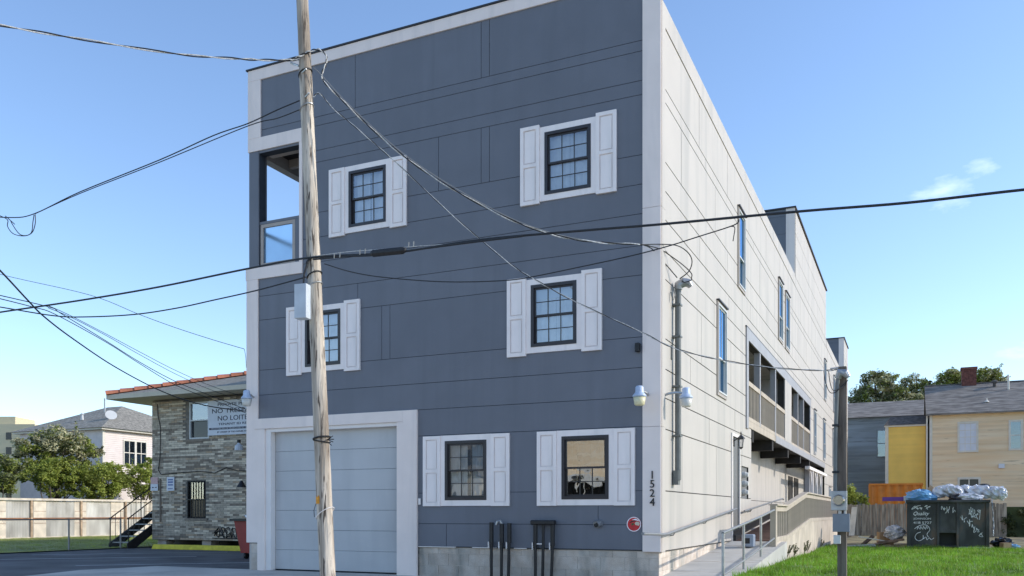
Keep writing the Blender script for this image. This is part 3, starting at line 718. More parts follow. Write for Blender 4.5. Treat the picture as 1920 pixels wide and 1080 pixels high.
# ---- side ramp, rails
rp_ = MB(); rp_.extrude([(0.19,-1.6,-.1),(.19,-1.6,.013),(.19,-.2,.095),(.19,6.4,.545),(.19,6.4,-.1)], (1.06,0,0)); struct(rp_.build('concrete_ramp', 'concrete'))
rp2 = MB(); rp2.extrude([(-.028,-1.6,-.1),(-.028,-1.6,.012),(-.028,-.2,.094),(-.028,6.4,.544),(-.028,6.4,-.1)], (.2175,0,0)); struct(rp2.build('concrete_ramp', 'concrete'))
for y in (.9, 2.4, 3.9, 5.4): z = .095+.45*(y+.2)/6.6; q = MB(); q.extrude([(-.027,y-.008,z-.02),(-.027,y+.008,z-.02),(-.027,y+.008,z+.0035),(-.027,y-.008,z+.0035)], (1.27,0,0)); struct(q.build('pavement_joint', 'block'))
hr = MB(); hr.tube([(.10,-1.40,.885),(.10,-.15,.845),(.10,.1,.85),(.10,6.3,1.29),(.10,6.5,1.30)], .024, 8)
for y, z in ((.6,.885),(3.2,1.07),(5.9,1.262)): hr.tube([(.012,y,z-.08),(.07,y,z-.07),(.10,y,z-.02)], .010, 6)
hr.build('handrail', 'galv_rail', apt)
hr = MB(); hr.tube([(.10,7.55,1.25),(.10,14.5,1.66),(.10,14.8,1.64)], .024, 8)
for y, z in ((8.6,1.31),(12.2,1.52)): hr.tube([(.0,y,z-.08),(.07,y,z-.07),(.10,y,z-.02)], .010, 6)
hr.build('handrail', 'galv_rail', apt)
pr = thing('pipe_railing', 'galvanised pipe railing with two rails along the concrete ramp', 'railing', (1.13,-.45,.1))
for y, zt in ((0,.78),(1.86,.90),(3.80,1.03)): MB().tube([(0,y,-.05),(0,y,zt)], .024, 8).build('post', 'galv', pr)
MB().tube([(0,-.02,.785),(0,1.86,.905),(0,3.80,1.03),(0,5.62,1.165)], .024, 8).build('top_rail', 'galv_rail', pr)
MB().tube([(0,-.02,.12),(0,1.86,.26),(0,3.80,.40),(0,5.62,.55)], .020, 8).build('lower_rail', 'galv_rail', pr)

wr = thing('wooden_ramp', 'beige wooden access ramp with baluster railing and solid skirt beside white wall', 'ramp', (1.1,5.3,.1))
def ramp_top(y): return 1.39 if y < 7.25 else (1.39+.40*(y-7.25)/4.4 if y < 11.65 else 1.79)
def ramp_bot(y): return .67 if y < 7.4 else (.67+.38*(y-7.4)/5.2 if y < 12.6 else 1.05)
def prof(ys, f0, f1, x0, x1, name, mat):
    poly = [(x0, y-5.3, f0(y)-.1) for y in ys] + [(x0, y-5.3, f1(y)-.1) for y in reversed(ys)]
    mb = MB(); mb.extrude(poly, (x1-x0,0,0)); return mb.build(name, mat, wr)
YS = [5.46,7.25,7.4,9.0,10.5,11.65,12.6,16.0,24.0]
prof(YS, lambda y: -.05, lambda y: ramp_bot(y)-.10, -.03, .03, 'skirt', 'skirt')
prof(YS, lambda y: ramp_bot(y)-.098, lambda y: ramp_bot(y), -.045, .045, 'lower_rail', 'beige')
prof(YS, lambda y: ramp_top(y)-.15, lambda y: ramp_top(y)-.03, -.025, .025, 'upper_rail', 'beige')
prof([5.36]+YS[1:], lambda y: ramp_top(y)-.028, lambda y: ramp_top(y)+.01, -.08, .08, 'cap_rail', 'beige')
B(-.06,-.06,-.05,.06,.155,1.265).build('post', 'beige', wr)
bme = B(-.018,-.02,0,.018,.02,1).mesh('baluster', 'beige')
y = 5.60
while y < 23.9:
    zb, zt = ramp_bot(y), ramp_top(y)-.14; inst('baluster', bme, wr, (0, y-5.3, zb-.1-.01), scale=(1, 1, zt-zb+.02)); y += .30 if y < 7.4 else .23
dme = B(-.525,-.068,-.02,.515,.068,.02).mesh('deck_board', 'deck')
y = 6.47
while y < 23.9:
    z = .545+(max(0, min(1, (y-6.4)/6.2)))*.43; inst('deck_board', dme, wr, (-.54, y-5.3, z-.1)); y += .145
dk = MB(); dk.extrude([(-1.098,1.2,.50),(-1.098,7.3,.95),(-1.098,9.5,.95),(-1.098,9.5,1.12),(-1.098,7.3,1.12),(-1.098,1.2,.68)], (.04,0,0)); dk.build('kerb_board', 'black', wr)
sb_ = thing('bucket', 'grey plastic bucket standing on the ramp beside the entrance door', 'bucket', (.62,5.0,.44))
MB().box(-.13,-.14,.03,.13,.14,.30).build('body', 'cooler_blue', sb_, bevel=.03); MB().box(-.09,-.143,.10,.05,-.141,.22).build('opening', 'black', sb_)
# ------------------------------------------------------------------ street utility pole
PB, PT = Vector((-4.142,-3.562,0)), Vector((-4.60,-3.77,11.2))
def pole_at(z): return PB + (PT-PB)*(z/11.2)
pole = thing('utility_pole', 'tall weathered wooden utility pole leaning in front of the garage', 'pole', tuple(PB))
mb = MB(); rnd = random.Random(3); n = 18; L_ = 70
for i in range(L_+1):
    z = -.2+11.4*i/L_; c = pole_at(max(z,0))-PB; c.z = z; r0 = .121-.043*(z/11.2)
    for j in range(n):
        t = 2*math.pi*j/n; r = r0*(1+.035*math.sin(j*2.3+z*.4)+.025*math.sin(j*5.1+z*1.3)+rnd.uniform(-.02,.02))
        mb.v.append((c.x+r*math.cos(t), c.y+r*math.sin(t), c.z))
for i in range(L_):
    for j in range(n): mb.f.append((i*n+j, i*n+(j+1)%n, (i+1)*n+(j+1)%n, (i+1)*n+j)); mb.m.append(0)
mb.f.append(tuple(L_*n+j for j in range(n))); mb.m.append(0)
mb.build('pole_shaft', 'pole_wood', pole, smooth=True)
def ringat(z, r, th, mat, name, tilt=0.0):
    c = pole_at(z)-PB; pts = [(c.x+r*math.cos(t), c.y+r*math.sin(t), c.z+tilt*math.cos(t)) for t in [2*math.pi*k/20 for k in range(21)]]
    return MB().tube(pts, th, 5, cap=False).build(name, mat, pole)
for z, m_ in ((7.82,'rubber'),(7.30,'galv'),(5.0,'rubber'),(4.78,'rubber'),(4.62,'galv')): ringat(z, .123-.004*z+.004, .012, m_, 'band', .05)
ringat(2.33, .126, .014, 'rubber', 'wire_tie', .02); ringat(2.28, .126, .010, 'rubber', 'wire_tie', -.02)
c = pole_at(2.3)-PB
for k, (dx, dz) in enumerate(((.10,.05),(.12,.0),(.11,-.04),(.08,-.09))): MB().tube([(c.x+.12,c.y-.03,c.z),(c.x+.13+dx*.5,c.y-.04-.02*k,c.z+dz*.4),(c.x+.13+dx,c.y-.04,c.z+dz)], .007, 4).build('wire_end', 'rubber', pole)
c = pole_at(1.40)-PB; pts = []
pa = MB()
for k in range(9):
    a0, a1 = R(190+k*9), R(190+(k+1)*9); r = .1265
    pa.face([(c.x+r*math.cos(a0),c.y+r*math.sin(a0),c.z-.06),(c.x+r*math.cos(a1),c.y+r*math.sin(a1),c.z-.06),(c.x+r*math.cos(a1),c.y+r*math.sin(a1),c.z+.05+.02*math.sin(k*2)),(c.x+r*math.cos(a0),c.y+r*math.sin(a0),c.z+.05+.02*math.sin(k*2-2))])
pa.build('paint_mark', 'orange_paint', pole)
ringat(1.20, .134, .006, 'trim_white', 'loose_wire', .09)
MB().tube([(c.x-.13,c.y-.04,c.z-.06),(c.x-.15,c.y-.06,c.z-.16),(c.x-.11,c.y-.10,c.z-.26)], .006, 4).build('loose_wire', 'rubber', pole)
c = pole_at(4.35)-PB
bx = MB().box(-.10,-.10,-.255,.10,.06,.255).build('terminal_box', 'box_grey', pole, loc=(c.x-.10,c.y-.16,c.z), rz=R(8), bevel=.008)
MB().tube([(c.x-.12,c.y-.14,c.z+.25),(c.x-.10,c.y-.15,c.z+.42),(c.x-.04,c.y-.13,c.z+.62),(c.x+.02,c.y-.13,c.z+.66)], .014, 6).build('riser_cable', 'rubber', pole)
c = pole_at(7.95)-PB
MB().tube([(c.x-.05,c.y-.08,c.z-.04),(c.x-.16,c.y-.06,c.z+.02),(c.x-.22,c.y-.06,c.z+.05)], .016, 5).build('insulator_hook', 'galv', pole)
MB().tube([(c.x+.02,c.y-.09,c.z-.16),(c.x+.12,c.y-.12,c.z-.14)], .014, 5).build('insulator_hook', 'galv', pole)
c = pole_at(7.42)-PB
MB().tube([(c.x+.05,c.y-.09,c.z),(c.x+.14,c.y-.12,c.z+.03)], .014, 5).build('insulator_hook', 'galv', pole)

WIRES = {
  'comm': [(-13.20,-3.78,4.86), (-11.33,-3.78,4.88), (-9.23,-3.78,4.88), (-7.36,-3.78,4.91), (-5.45,-3.78,4.99), (-4.28,-3.78,5.01), (-2.84,-3.78,4.90), (-1.48,-3.78,4.90), (0.05,-3.78,4.82), (1.03,-3.78,4.76), (2.66,-3.78,4.68), (3.78,-3.78,4.61), (4.89,-3.78,4.58), (5.73,-3.78,4.54)],
  'comm2': [(-4.24,-3.80,4.97), (-3.64,-3.80,4.94), (-3.18,-3.80,4.90), (-2.65,-3.80,4.89), (-1.79,-3.80,4.88), (-0.84,-3.80,4.86)],
  'lash': [(-4.27,-3.76,5.03), (-3.67,-3.76,5.02), (-3.21,-3.76,4.99), (-2.67,-3.76,4.96), (-2.07,-3.76,4.92)],
  'tripleft': [(-7.42,-7.83,7.38), (-6.86,-6.86,7.50), (-6.35,-6.09,7.59), (-5.62,-5.11,7.70), (-5.12,-4.49,7.82), (-4.83,-4.14,7.90), (-4.52,-3.79,8.00)],
  'midleft': [(-12.60,-3.55,6.93), (-11.36,-3.55,6.69), (-10.69,-3.55,6.67), (-9.52,-3.55,6.88), (-7.60,-3.55,7.12), (-6.43,-3.55,7.31), (-5.71,-3.55,7.37), (-5.13,-3.55,7.47), (-4.69,-3.55,7.53)],
  'midleft2': [(-10.76,-3.50,6.69), (-9.58,-3.50,6.88), (-7.65,-3.50,7.11), (-5.76,-3.50,7.36), (-5.17,-3.50,7.37), (-4.73,-3.50,7.42)],
  'knot1': [(-11.67,-3.55,6.77), (-11.45,-3.55,6.66), (-11.45,-3.55,6.54), (-11.29,-3.55,6.38), (-11.00,-3.55,6.30), (-10.78,-3.55,6.33), (-10.69,-3.55,6.48), (-10.69,-3.55,6.65)],
  'knot2': [(-11.51,-3.55,6.74), (-11.25,-3.55,6.55), (-11.36,-3.55,6.62), (-11.10,-3.55,6.34), (-10.81,-3.55,6.32), (-10.75,-3.55,6.53), (-10.72,-3.55,6.65)],
  'boxleft': [(-13.16,-3.60,5.36), (-11.59,-3.60,5.04), (-10.14,-3.60,4.74), (-9.32,-3.60,4.64), (-8.16,-3.60,4.57), (-7.19,-3.60,4.58), (-6.38,-3.60,4.63), (-5.51,-3.60,4.69), (-4.54,-3.60,4.79)],
  'drop_brick': [(-8.09,-6.48,5.00), (-9.37,-5.13,5.07), (-10.39,-3.91,4.97), (-10.96,-3.17,4.89), (-11.88,-1.81,4.79), (-13.06,0.27,4.60), (-14.10,2.64,4.40), (-14.80,4.85,4.33), (-15.34,7.35,4.44)],
  'bun1': [(-11.16,-2.94,5.17), (-11.83,-1.92,5.25), (-12.76,-0.26,5.26), (-13.50,1.32,5.19), (-14.16,3.13,5.04), (-14.70,5.06,4.90), (-15.11,7.35,4.77)],
  'bun2': [(-11.25,-2.87,5.15), (-11.91,-1.85,5.24), (-12.82,-0.21,5.24), (-13.54,1.36,5.13), (-14.19,3.16,4.95), (-14.71,5.07,4.78), (-15.11,7.35,4.63)],
  'bun3': [(-12.05,-3.90,5.37), (-13.60,-1.10,5.79), (-13.81,-0.61,5.76), (-14.40,1.11,5.49), (-14.72,2.42,5.20), (-14.96,3.90,4.90), (-15.10,5.48,4.68), (-15.11,7.35,4.38)],
  'bun4': [(-12.05,-3.90,5.32), (-13.31,-1.70,5.63), (-13.70,-0.83,5.68), (-14.36,1.08,5.45), (-14.67,2.37,5.15), (-14.91,3.85,4.79), (-15.04,5.41,4.57), (-15.05,7.27,4.25)],
  'thin': [(-18.49,-0.27,7.62), (-16.13,-0.11,6.97), (-13.61,0.01,6.30), (-12.11,0.05,5.72), (-10.98,0.06,5.31), (-9.89,0.05,4.95), (-9.01,0.03,4.68)],
  'thintail': [(-9.01,0.03,4.68), (-8.98,0.04,4.53), (-8.97,0.05,4.28)],
  'svc1': [(-4.56,-3.92,7.95), (-4.48,-3.85,8.01), (-4.37,-3.76,8.10), (-4.25,-3.66,8.16), (-4.17,-3.59,8.09), (-4.17,-3.59,7.96), (-4.21,-3.63,7.80), (-4.18,-3.60,7.67), (-3.99,-3.45,7.45), (-3.68,-3.20,7.10), (-3.24,-2.84,6.67), (-2.66,-2.37,6.25), (-1.92,-1.79,5.84), (-1.29,-1.31,5.64), (-0.72,-0.87,5.59), (-0.21,-0.48,5.61)],
  'svc1n': [(-4.29,-3.74,7.86), (-4.21,-3.68,7.78), (-3.97,-3.48,7.47), (-3.67,-3.22,7.13), (-3.23,-2.86,6.70), (-2.65,-2.39,6.28), (-1.91,-1.81,5.86), (-1.29,-1.32,5.66), (-0.72,-0.87,5.60), (-0.21,-0.48,5.62)],
  'svc2': [(-4.29,-3.74,7.42), (-4.20,-3.70,7.47), (-4.02,-3.61,7.25), (-3.62,-3.43,6.88), (-3.19,-3.22,6.46), (-2.40,-2.85,5.65), (-1.67,-2.51,4.97), (-1.31,-2.34,4.71), (-0.73,-2.07,4.36), (0.14,-1.66,3.92), (0.61,-1.44,3.67), (1.22,-1.16,3.50), (1.95,-0.81,3.38), (2.64,-0.49,3.34), (2.82,-0.41,3.36)],
  'svc3': [(-4.04,-3.80,4.88), (-3.64,-3.80,4.73), (-3.18,-3.80,4.60), (-2.47,-3.80,4.46), (-1.88,-3.80,4.37), (-1.23,-3.80,4.31), (-0.80,-3.80,4.30), (-0.09,-3.80,4.35), (0.62,-3.80,4.41), (1.10,-3.80,4.47), (1.49,-3.80,4.54), (1.91,-3.80,4.62), (1.97,-3.80,4.68)],
  'svc3tail': [(1.87,-3.80,4.61), (1.92,-3.80,4.59), (1.91,-3.80,4.49), (1.90,-3.80,4.43)],
  'drip1': [(-0.21,-0.48,5.61), (-0.12,-0.11,5.63), (-0.01,0.29,5.49), (0.11,0.71,5.32)],
  'drip2': [(-0.21,-0.48,5.61), (-0.02,-0.02,5.64), (0.13,0.34,5.57), (0.26,0.64,5.48), (0.34,0.80,5.39), (0.34,0.82,5.32), (0.33,0.81,5.27), (0.23,0.77,5.24), (0.18,0.76,5.27)],
  'drip3': [(-0.19,-0.47,5.60), (0.02,-0.01,5.71), (0.20,0.37,5.77), (0.32,0.62,5.71), (0.37,0.72,5.58), (0.31,0.75,5.42), (0.15,0.73,5.30)],
  'mdrip1': [(2.64,-0.54,3.33), (2.66,-0.53,3.17), (2.72,-0.51,3.01), (2.80,-0.47,3.01), (2.90,-0.43,3.11), (2.97,-0.39,3.19)],
  'mdrip2': [(2.71,-0.57,3.31), (2.73,-0.56,3.14), (2.77,-0.53,3.03), (2.84,-0.48,3.05), (2.93,-0.41,3.11), (2.95,-0.40,3.18)],
}

def wire(key, label, r, mat='rubber', twist=0, parent=None, extra=()):
    pts = spline(WIRES[key], 6)
    mb = MB()
    if twist:
        dense = spline(pts, 3)
        for s_ in range(2):
            q = [p + Vector((0, r*.9*math.cos(i*twist+s_*math.pi), r*.9*math.sin(i*twist+s_*math.pi))) for i, p in enumerate(dense)]
            mb.tube(q, r*.75, 5, mi=s_)
        o = mb.build('overhead_cable', ['rubber', 'cable_grey'] if mat == 'mixed' else [mat, mat])
    else:
        mb.tube(pts, r, 6); o = mb.build('overhead_cable', mat)
    for e in extra: MB().tube(spline(WIRES[e], 6), r*.8, 5).build('cable_tail', 'rubber', o)
    return tag(o, label, 'cable', 'overhead cables')
wc = wire('comm', 'thickest black cable crossing the whole street past the pole', .016)
MB().tube(spline(WIRES['comm2'], 6), .014, 6).build('lashed_cable', 'rubber', wc)
MB().tube(spline(WIRES['lash'], 6), .005, 5).build('lashing_wire', 'cable_grey', wc)
MB().tube([(-3.22,-3.80,4.925),(-3.18,-3.80,4.925),(-2.70,-3.80,4.905),(-2.64,-3.80,4.905)], [.03,.052,.052,.03], 10).build('splice_case', 'rubber', wc)
for x in (-3.85,-3.75,-3.40,-3.31,-2.58,-2.50): MB().tube([(x,-3.82,4.93),(x+.01,-3.83,5.0)], .009, 5).build('cable_clip', 'galv_rail', wc)
wire('tripleft', 'twisted service cable reaching the pole top from the upper left', .012, 'mixed', .30)
wire('midleft', 'black cable with coiled slack sagging from pole to the left edge', .010, extra=('midleft2','knot1','knot2'))
wire('boxleft', 'black cable sagging left from the grey terminal box', .011)
wire('drop_brick', 'black cable falling steeply to the brick building sign', .015)
for k, (a, l_) in enumerate((('bun1','uppermost thin cable of the bundle running to the brick building'),('bun2','second thin cable of the bundle running to the brick building'),('bun3','third cable of the bundle running to the brick building'),('bun4','lowest cable of the bundle running to the brick building'))): wire(a, l_, .007 if k < 2 else .010)
wire('thin', 'thin wire ending on the left edge of the apartment building', .006, extra=('thintail',))
wire('svc1', 'thick looped service cable from pole top to the weatherhead', .012, 'mixed', .33, extra=('drip1','drip2','drip3'))
wire('svc1n', 'bright bare wire beside the thick service cable to the weatherhead', .006, 'galv_rail')
wire('svc2', 'twisted service cable sloping down to the meter post', .008, 'mixed', .35, extra=('mdrip1','mdrip2'))
wire('svc3', 'thin slack cable drooping across the second floor to side wall', .0075, extra=('svc3tail',))

# ------------------------------------------------------------------ meter post on the lawn
mp_ = thing('meter_post', 'brown wooden post with electric meter and grey boxes on the lawn', 'post', (2.88,-.33,.1))
MB().box(-.062,-.062,-.1,.068,.068,3.30).build('post', 'post_wood', mp_, bevel=.006)
MB().tube([(-.09,-.09,1.43),(-.085,-.09,2.2),(-.06,-.10,3.02),(-.04,-.12,3.16)], .030, 10).build('conduit', 'pipe_grey', mp_)
MB().tube([(-.05,-.11,3.12),(-.02,-.13,3.20),(.06,-.14,3.18),(.10,-.14,3.12)], [.05,.065,.06,.035], 10).build('weatherhead', 'galv', mp_)
me_ = MB().box(-.14,-.19,1.14,.08,-.077,1.43).build('meter_box', 'galv', mp_, bevel=.006)
MB().tube([(-.03,-.191,1.29),(-.03,-.25,1.29)], .085, 18).build('meter_dial', 'box_slate', me_); MB().tube([(-.03,-.252,1.29),(-.03,-.31,1.29)], [.088,.07], 18).build('meter_glass', 'glass_bulb', me_)
MB().box(-.12,-.17,.82,.12,-.077,1.09).build('breaker_box', 'box_slate', mp_, bevel=.006)
MB().tube([(-.02,-.12,1.09),(-.02,-.12,1.14)], .025, 8).build('conduit', 'galv', mp_); MB().tube([(.05,-.12,1.09),(.05,-.12,1.14)], .02, 8).build('conduit', 'galv', mp_)
MB().box(-.11,-.15,.64,-.01,-.077,.77).build('outlet_box', 'vinyl', mp_, bevel=.006)
for z, c_ in ((3.22,.06),(3.28,-.05)): MB().tube([(c_,-.076,z),(c_-.10,-.16,z-.02)], .012, 5).build('hook', 'galv', mp_)
for z in (1.7, 2.4): MB().box(-.13,-.135,z,-.03,-.076,z+.03).build('strap', 'rubber', mp_)

# ------------------------------------------------------------------ brick building on the left
bk = thing('brick_building', 'grey brick two storey building with orange ridge tiles and no loitering sign', 'building', (-20.34,8,0))
bw = 10.6
win_b = [(1.72,2.60,3.73,4.99),(1.62,2.46,1.02,2.30)]
mb = MB(); mb.panel(0, bw, .27, 5.12, win_b, .020, .25); wl_ = mb.build('wall', 'brick_mortar', bk)
B(0,.26,.27,.25,8,5.1).build('wall', 'brick_grey', bk); B(bw-.25,.26,.27,bw,8,5.1).build('wall', 'brick_grey', bk); B(0,8.0,.27,bw,8.2,5.1).build('wall', 'brick_grey', bk)
for x in (.15,2.2,4.3,6.4,8.5): B(x,.12,-.1,x+.4,.5,.268).build('pier', 'block', bk)
B(.1,.9,-.1,bw-.1,1.0,.268).build('crawl_space_shade', 'black', bk)  # black sheet behind the piers paints in the shadow gap under the floor
bl, bh = .262, .0685
rnd = random.Random(11); allb = []
for r_ in range(int((5.10-.28)/bh)):
    z0 = .28+r_*bh; x = -(r_ % 2)*bl/2
    tone = rnd.random()
    while x < 6.4:
        a, b = max(x, 0.0), min(x+bl, 6.4)
        if b-a > .05 and not any(a < h[1]+.02 and b > h[0]-.02 and z0+bh > h[2]-.02 and z0 < h[3]+.02 for h in win_b):
            upper = z0 > 4.3 and a < 1.6
            p = rnd.random()
            mt = 'brick_pale' if p < .26 else ('brick_grey' if p < .68 else ('brick_dark' if p < .90 else 'brick_tan'))
            if rnd.random() < .30 and allb: mt = allb[-1][4]
            if upper and mt in ('brick_dark',): mt = 'brick_tan'
            allb.append((a, b, z0, rnd.uniform(-.004,.004), mt))
        x += bl
allb.sort(key=lambda q: (q[0] > 4.30, -q[0]))
named, rest = allb[:300], allb[300:]
mcache = {}
for a, b, z0, dy, mt in named:
    k = (mt, round(b-a, 3))
    if k not in mcache: mcache[k] = B(.004,0,.004,b-a-.004,.02,bh-.004).mesh('brick', mt)
    inst('brick', mcache[k], wl_, (a, dy, z0))
mats_ = ['brick_pale','brick_grey','brick_dark','brick_tan']; mb = MB()
for a, b, z0, dy, mt in rest: mb.box(a+.004,dy,z0+.004,b-.004,.02,z0+bh-.004,mats_.index(mt))
o = mb.build('brickwork', mats_, wl_); o['kind'] = 'stuff'
B(6.41,.0,.28,bw,.0195,5.1).build('wall_face', 'brick_grey', bk)
# roof: low hip with tiled ridge
rf = MB(); e = -1.25; zf = 5.20; rise = .29
E0 = (e,-.85); E1 = (bw+1, -.85); E2 = (bw+1, 9.0); E3 = (e, 9.0); ym = 4.07; hx = e+4.92
rf.face([(E0[0],E0[1],zf+.10),(E1[0],E1[1],zf+.10),(E1[0],ym,zf+.10+4.92*rise),(hx,ym,zf+.10+4.92*rise)])
rf.face([(E3[0],E3[1],zf+.10),(E0[0],E0[1],zf+.10),(hx,ym,zf+.10+4.92*rise)])
rf.face([(E2[0],E2[1],zf+.10),(E3[0],E3[1],zf+.10),(hx,ym,zf+.10+4.92*rise),(E1[0],ym,zf+.10+4.92*rise)])
ro = rf.build('roof', 'shingle', bk)
B(e,-.85,zf-.05,bw+1,-.83,zf+.10).build('fascia', 'cream', ro); B(e,-.828,zf-.05,e+.02,9.0,zf+.10).build('fascia', 'cream', ro)
B(e+.021,-.829,zf-.05,bw+1,9,zf-.035).build('soffit', 'cream', ro)
tl = []
hd = Vector((4.92,4.92,4.92*rise)); ln_ = hd.length; hdn = hd.normalized(); q = 0.0; h0 = Vector((E0[0],E0[1],zf+.11))
tm = MB(); side_ = Vector((hdn.y,-hdn.x,0)).normalized(); up_ = side_.cross(hdn).normalized()*1.0
if up_.z < 0: up_ = -up_
for seg in range(2):
    cpt = hdn*(.0 if seg == 0 else .50)
    r_ = .155 if seg == 0 else .115
    for k in range(9):
        t = math.pi*k/8; tm.v.append(tuple(cpt + side_*(r_*math.cos(t)) + up_*(r_*math.sin(t))))
for k in range(8): tm.f.append((k, k+1, 9+k+1, 9+k)); tm.m.append(0)
tm.f.append(tuple(range(9))); tm.m.append(0)
tme = tm.mesh('ridge_tile', 'terracotta')
while q < ln_-.2: p = h0+hdn*q; inst('ridge_tile', tme, ro, tuple(p)); q += .47
# its windows
for k, (a, b, c_, d) in enumerate(win_b):
    f = MB(); f.panel(a, b, c_, d, [(a+.05,b-.05,c_+.05,(c_+d)/2-.02),(a+.05,b-.05,(c_+d)/2+.02,d-.05)], .02, .10); fo = f.build('window', 'vinyl' if k == 0 else 'dark_wood', bk)
    B(a+.05,.10,c_+.05,b-.05,.104,(c_+d)/2-.02).build('pane', 'window_dark', fo); B(a+.05,.07,(c_+d)/2+.02,b-.05,.074,d-.05).build('pane', 'glass', fo)
    B(a+.02,.18,c_+.02,b-.02,.19,d-.02).build('blind', 'curtain' if k else 'blind', fo)
    B(a-.08,-.02,c_-.09,b+.08,.06,c_-.005).build('sill', 'brick_dark', fo)
    if k == 1:
        for i in range(7): x = a+.06+i*(b-a-.12)/6; B(x-.008,-.012,c_+.0,x+.008,.004,d).build('security_bar', 'black', fo)
        B(a,-.014,(c_+d)/2-.012,b,.006,(c_+d)/2+.012).build('security_bar', 'black', fo)
# downspout cable on the wall
MB().tube([(.28,-.02,5.0),(.30,-.02,4.6),(.42,-.02,4.2),(.40,-.02,3.2),(.32,-.02,2.7),(.45,-.02,2.55),(2.2,-.02,2.62),(2.9,-.02,2.55),(3.4,-.02,2.72),(3.9,-.02,2.60),(5,-.02,2.55)], .014, 5).build('wall_cable', 'rubber', bk)
MB().tube([(.42,-.03,2.4),(.42,-.03,.9)], .03, 6).build('downpipe', 'brick_dark', bk)
MB().lathe([(.14,-.14),(.13,0),(.05,.06),(.04,.14)], (4.20,-.30,3.40), 12).build('wall_lamp', 'sign_white', bk)
MB().lathe([(.06,.0),(.06,.10)], (4.20,-.30,3.50), 10).build('lamp_cap', 'black', bk)
MB().lathe([(.16,-.0),(.03,.22)], (4.22,-.2,2.05), 10).build('wall_lamp', 'black', bk)
# loitering sign
sg = thing('warning_sign', 'large white no trespassing and no loitering sign on brick wall', 'sign', (-17.69,7.95,3.81))
MB().box(0,-.03,0,2.9,.0,1.16).build('board', 'sign_white', sg)
for s_, x, z, h_, w_ in (('PRIVATE PROPERTY',1.42,1.02,.10,1.95),('NO TRESPASSING',1.42,.81,.15,2.45),('NO LOITERING',1.42,.56,.16,1.95),('TENANT ID REQUIRED',1.42,.36,.09,1.9)): text('lettering', s_, 'sign_ink', sg, (x,-.033,z), h_, width=w_)
B(.06,-.034,.185,2.85,-.0305,.25).build('strip', 'sign_ink', sg); text('lettering', 'VIOLATORS WILL BE PROSECUTED TO THE FULLEST EXTENT OF LAW', 'sign_white', sg, (1.45,-.036,.2175), .04, width=2.6); text('lettering', 'BY ORDER OF THE OWNER AND MANAGEMENT', 'sign_ink', sg, (1.42,-.032,.10), .05, width=2.0)
s1 = thing('parking_sign', 'small pink and white sign at the left edge of brick wall', 'sign', (-20.36,7.97,1.98))
B(0,-.015,.24,.34,0,.47).build('upper_plate', 'sign_pink', s1); B(0,-.015,0,.34,0,.235).build('lower_plate', 'sign_white', s1)
for x in (.06,.20): B(x,-.018,.10,x+.09,-.0152,.13).build('print', 'sign_ink', s1)
s2 = thing('parking_sign', 'small white sign with blue print on brick wall beside lower window', 'sign', (-19.60,7.97,1.97))
B(0,-.015,0,.35,0,.48).build('plate', 'sign_white', s2)
for z, h_ in ((.36,.05),(.27,.06),(.18,.05),(.06,.03)): B(.06,-.018,z,.29,-.0152,z+h_).build('print', 'sign_blue', s2)
gf = MB(); rnd = random.Random(5)
for i in range(4):
    x0 = .02+i*.25
    pts = [(x0+.24*rnd.random(), 0, .02+.36*rnd.random()) for _ in range(9)]
    gf.tube(spline(pts, 5), .016, 4)
gf.tube([(-.05,0,.02),(1.1,0,.0)], .014, 4)
o = gf.build('graffiti_tag', 'black', None, loc=(-17.50,7.985,.34)); tag(o, 'black scribbled graffiti low on the brick wall', 'graffiti')
# parking bumper, red bin, stairs
o = MB(); o.extrude([(-19.35,7.05,-.01),(-19.35,7.30,-.01),(-19.30,7.28,.15),(-19.30,7.08,.15)], (5.6,0,0)); o = o.build('parking_bumper', 'yellow_paint', bevel=.02); tag(o, 'long yellow parking bumper in front of brick wall', 'parking bumper')
rb = thing('red_bin', 'red tapered waste bin full of bags at the garage corner', 'bin', (-11.87,4.0,-.01))
q = MB(); P4 = lambda s_, z: [(-s_,-.50,z),(s_,-.50,z),(s_,.50,z),(-s_,.50,z)]
for (s0,z0),(s1_,z1) in (((.38,.16),(.62,1.02)),):
    a_, b_ = P4(s0,z0), P4(s1_,z1)
    for i in range(4): q.face([a_[i], a_[(i+1)%4], b_[(i+1)%4], b_[i]])
    q.face(list(reversed(a_)))
q.build('body', 'red_paint', rb); q = MB(); q.box(-.70,-.58,1.0,.70,-.50,1.06); q.box(-.70,.50,1.0,.70,.58,1.06); q.box(-.70,-.50,1.0,-.62,.50,1.06); q.box(.62,-.50,1.0,.70,.50,1.06); q.build('rim', 'black', rb)
for x in (-.28,.28):
    for y in (-.4,.4): MB().tube([(x-.03,y,.08),(x+.03,y,.08)], .08, 12).build('wheel', 'rubber', rb)
o = MB().blob((-11.9,3.9,1.08), .45, .4, .16, amp=.12, seed=4).build('rubbish_bag', 'plastic_wrap', smooth=True); tag(o, 'pale plastic bags heaped in the red bin', 'bag')
st = thing('outside_stair', 'dark metal stair with thin railing at the left end of brick building', 'stair', (-20.85,7.0,0))
for x in (-.45,.42): q = MB(); q.extrude([(x,.0,-.02),(x,.30,-.02),(x,2.8,1.55),(x,2.8,1.85),(x,.0,.16)], (.05,0,0)); q.build('stringer', 'dark_wood', st)
for k in range(8): B(-.40,.12+k*.32,.17+k*.205,.42,.40+k*.32,.205+k*.205).build('tread', 'concrete', st)
for x in (-.43,.45):
    MB().tube([(x,-.02,1.0),(x,.05,1.02),(x,2.8,2.75)], .022, 6).build('handrail', 'black', st)
    for k in range(13): y = .05+k*.22; MB().tube([(x,y,.18+y*.60),(x,y,1.02+y*.625)], .010 if k % 6 else .02, 5).build('baluster', 'black', st)

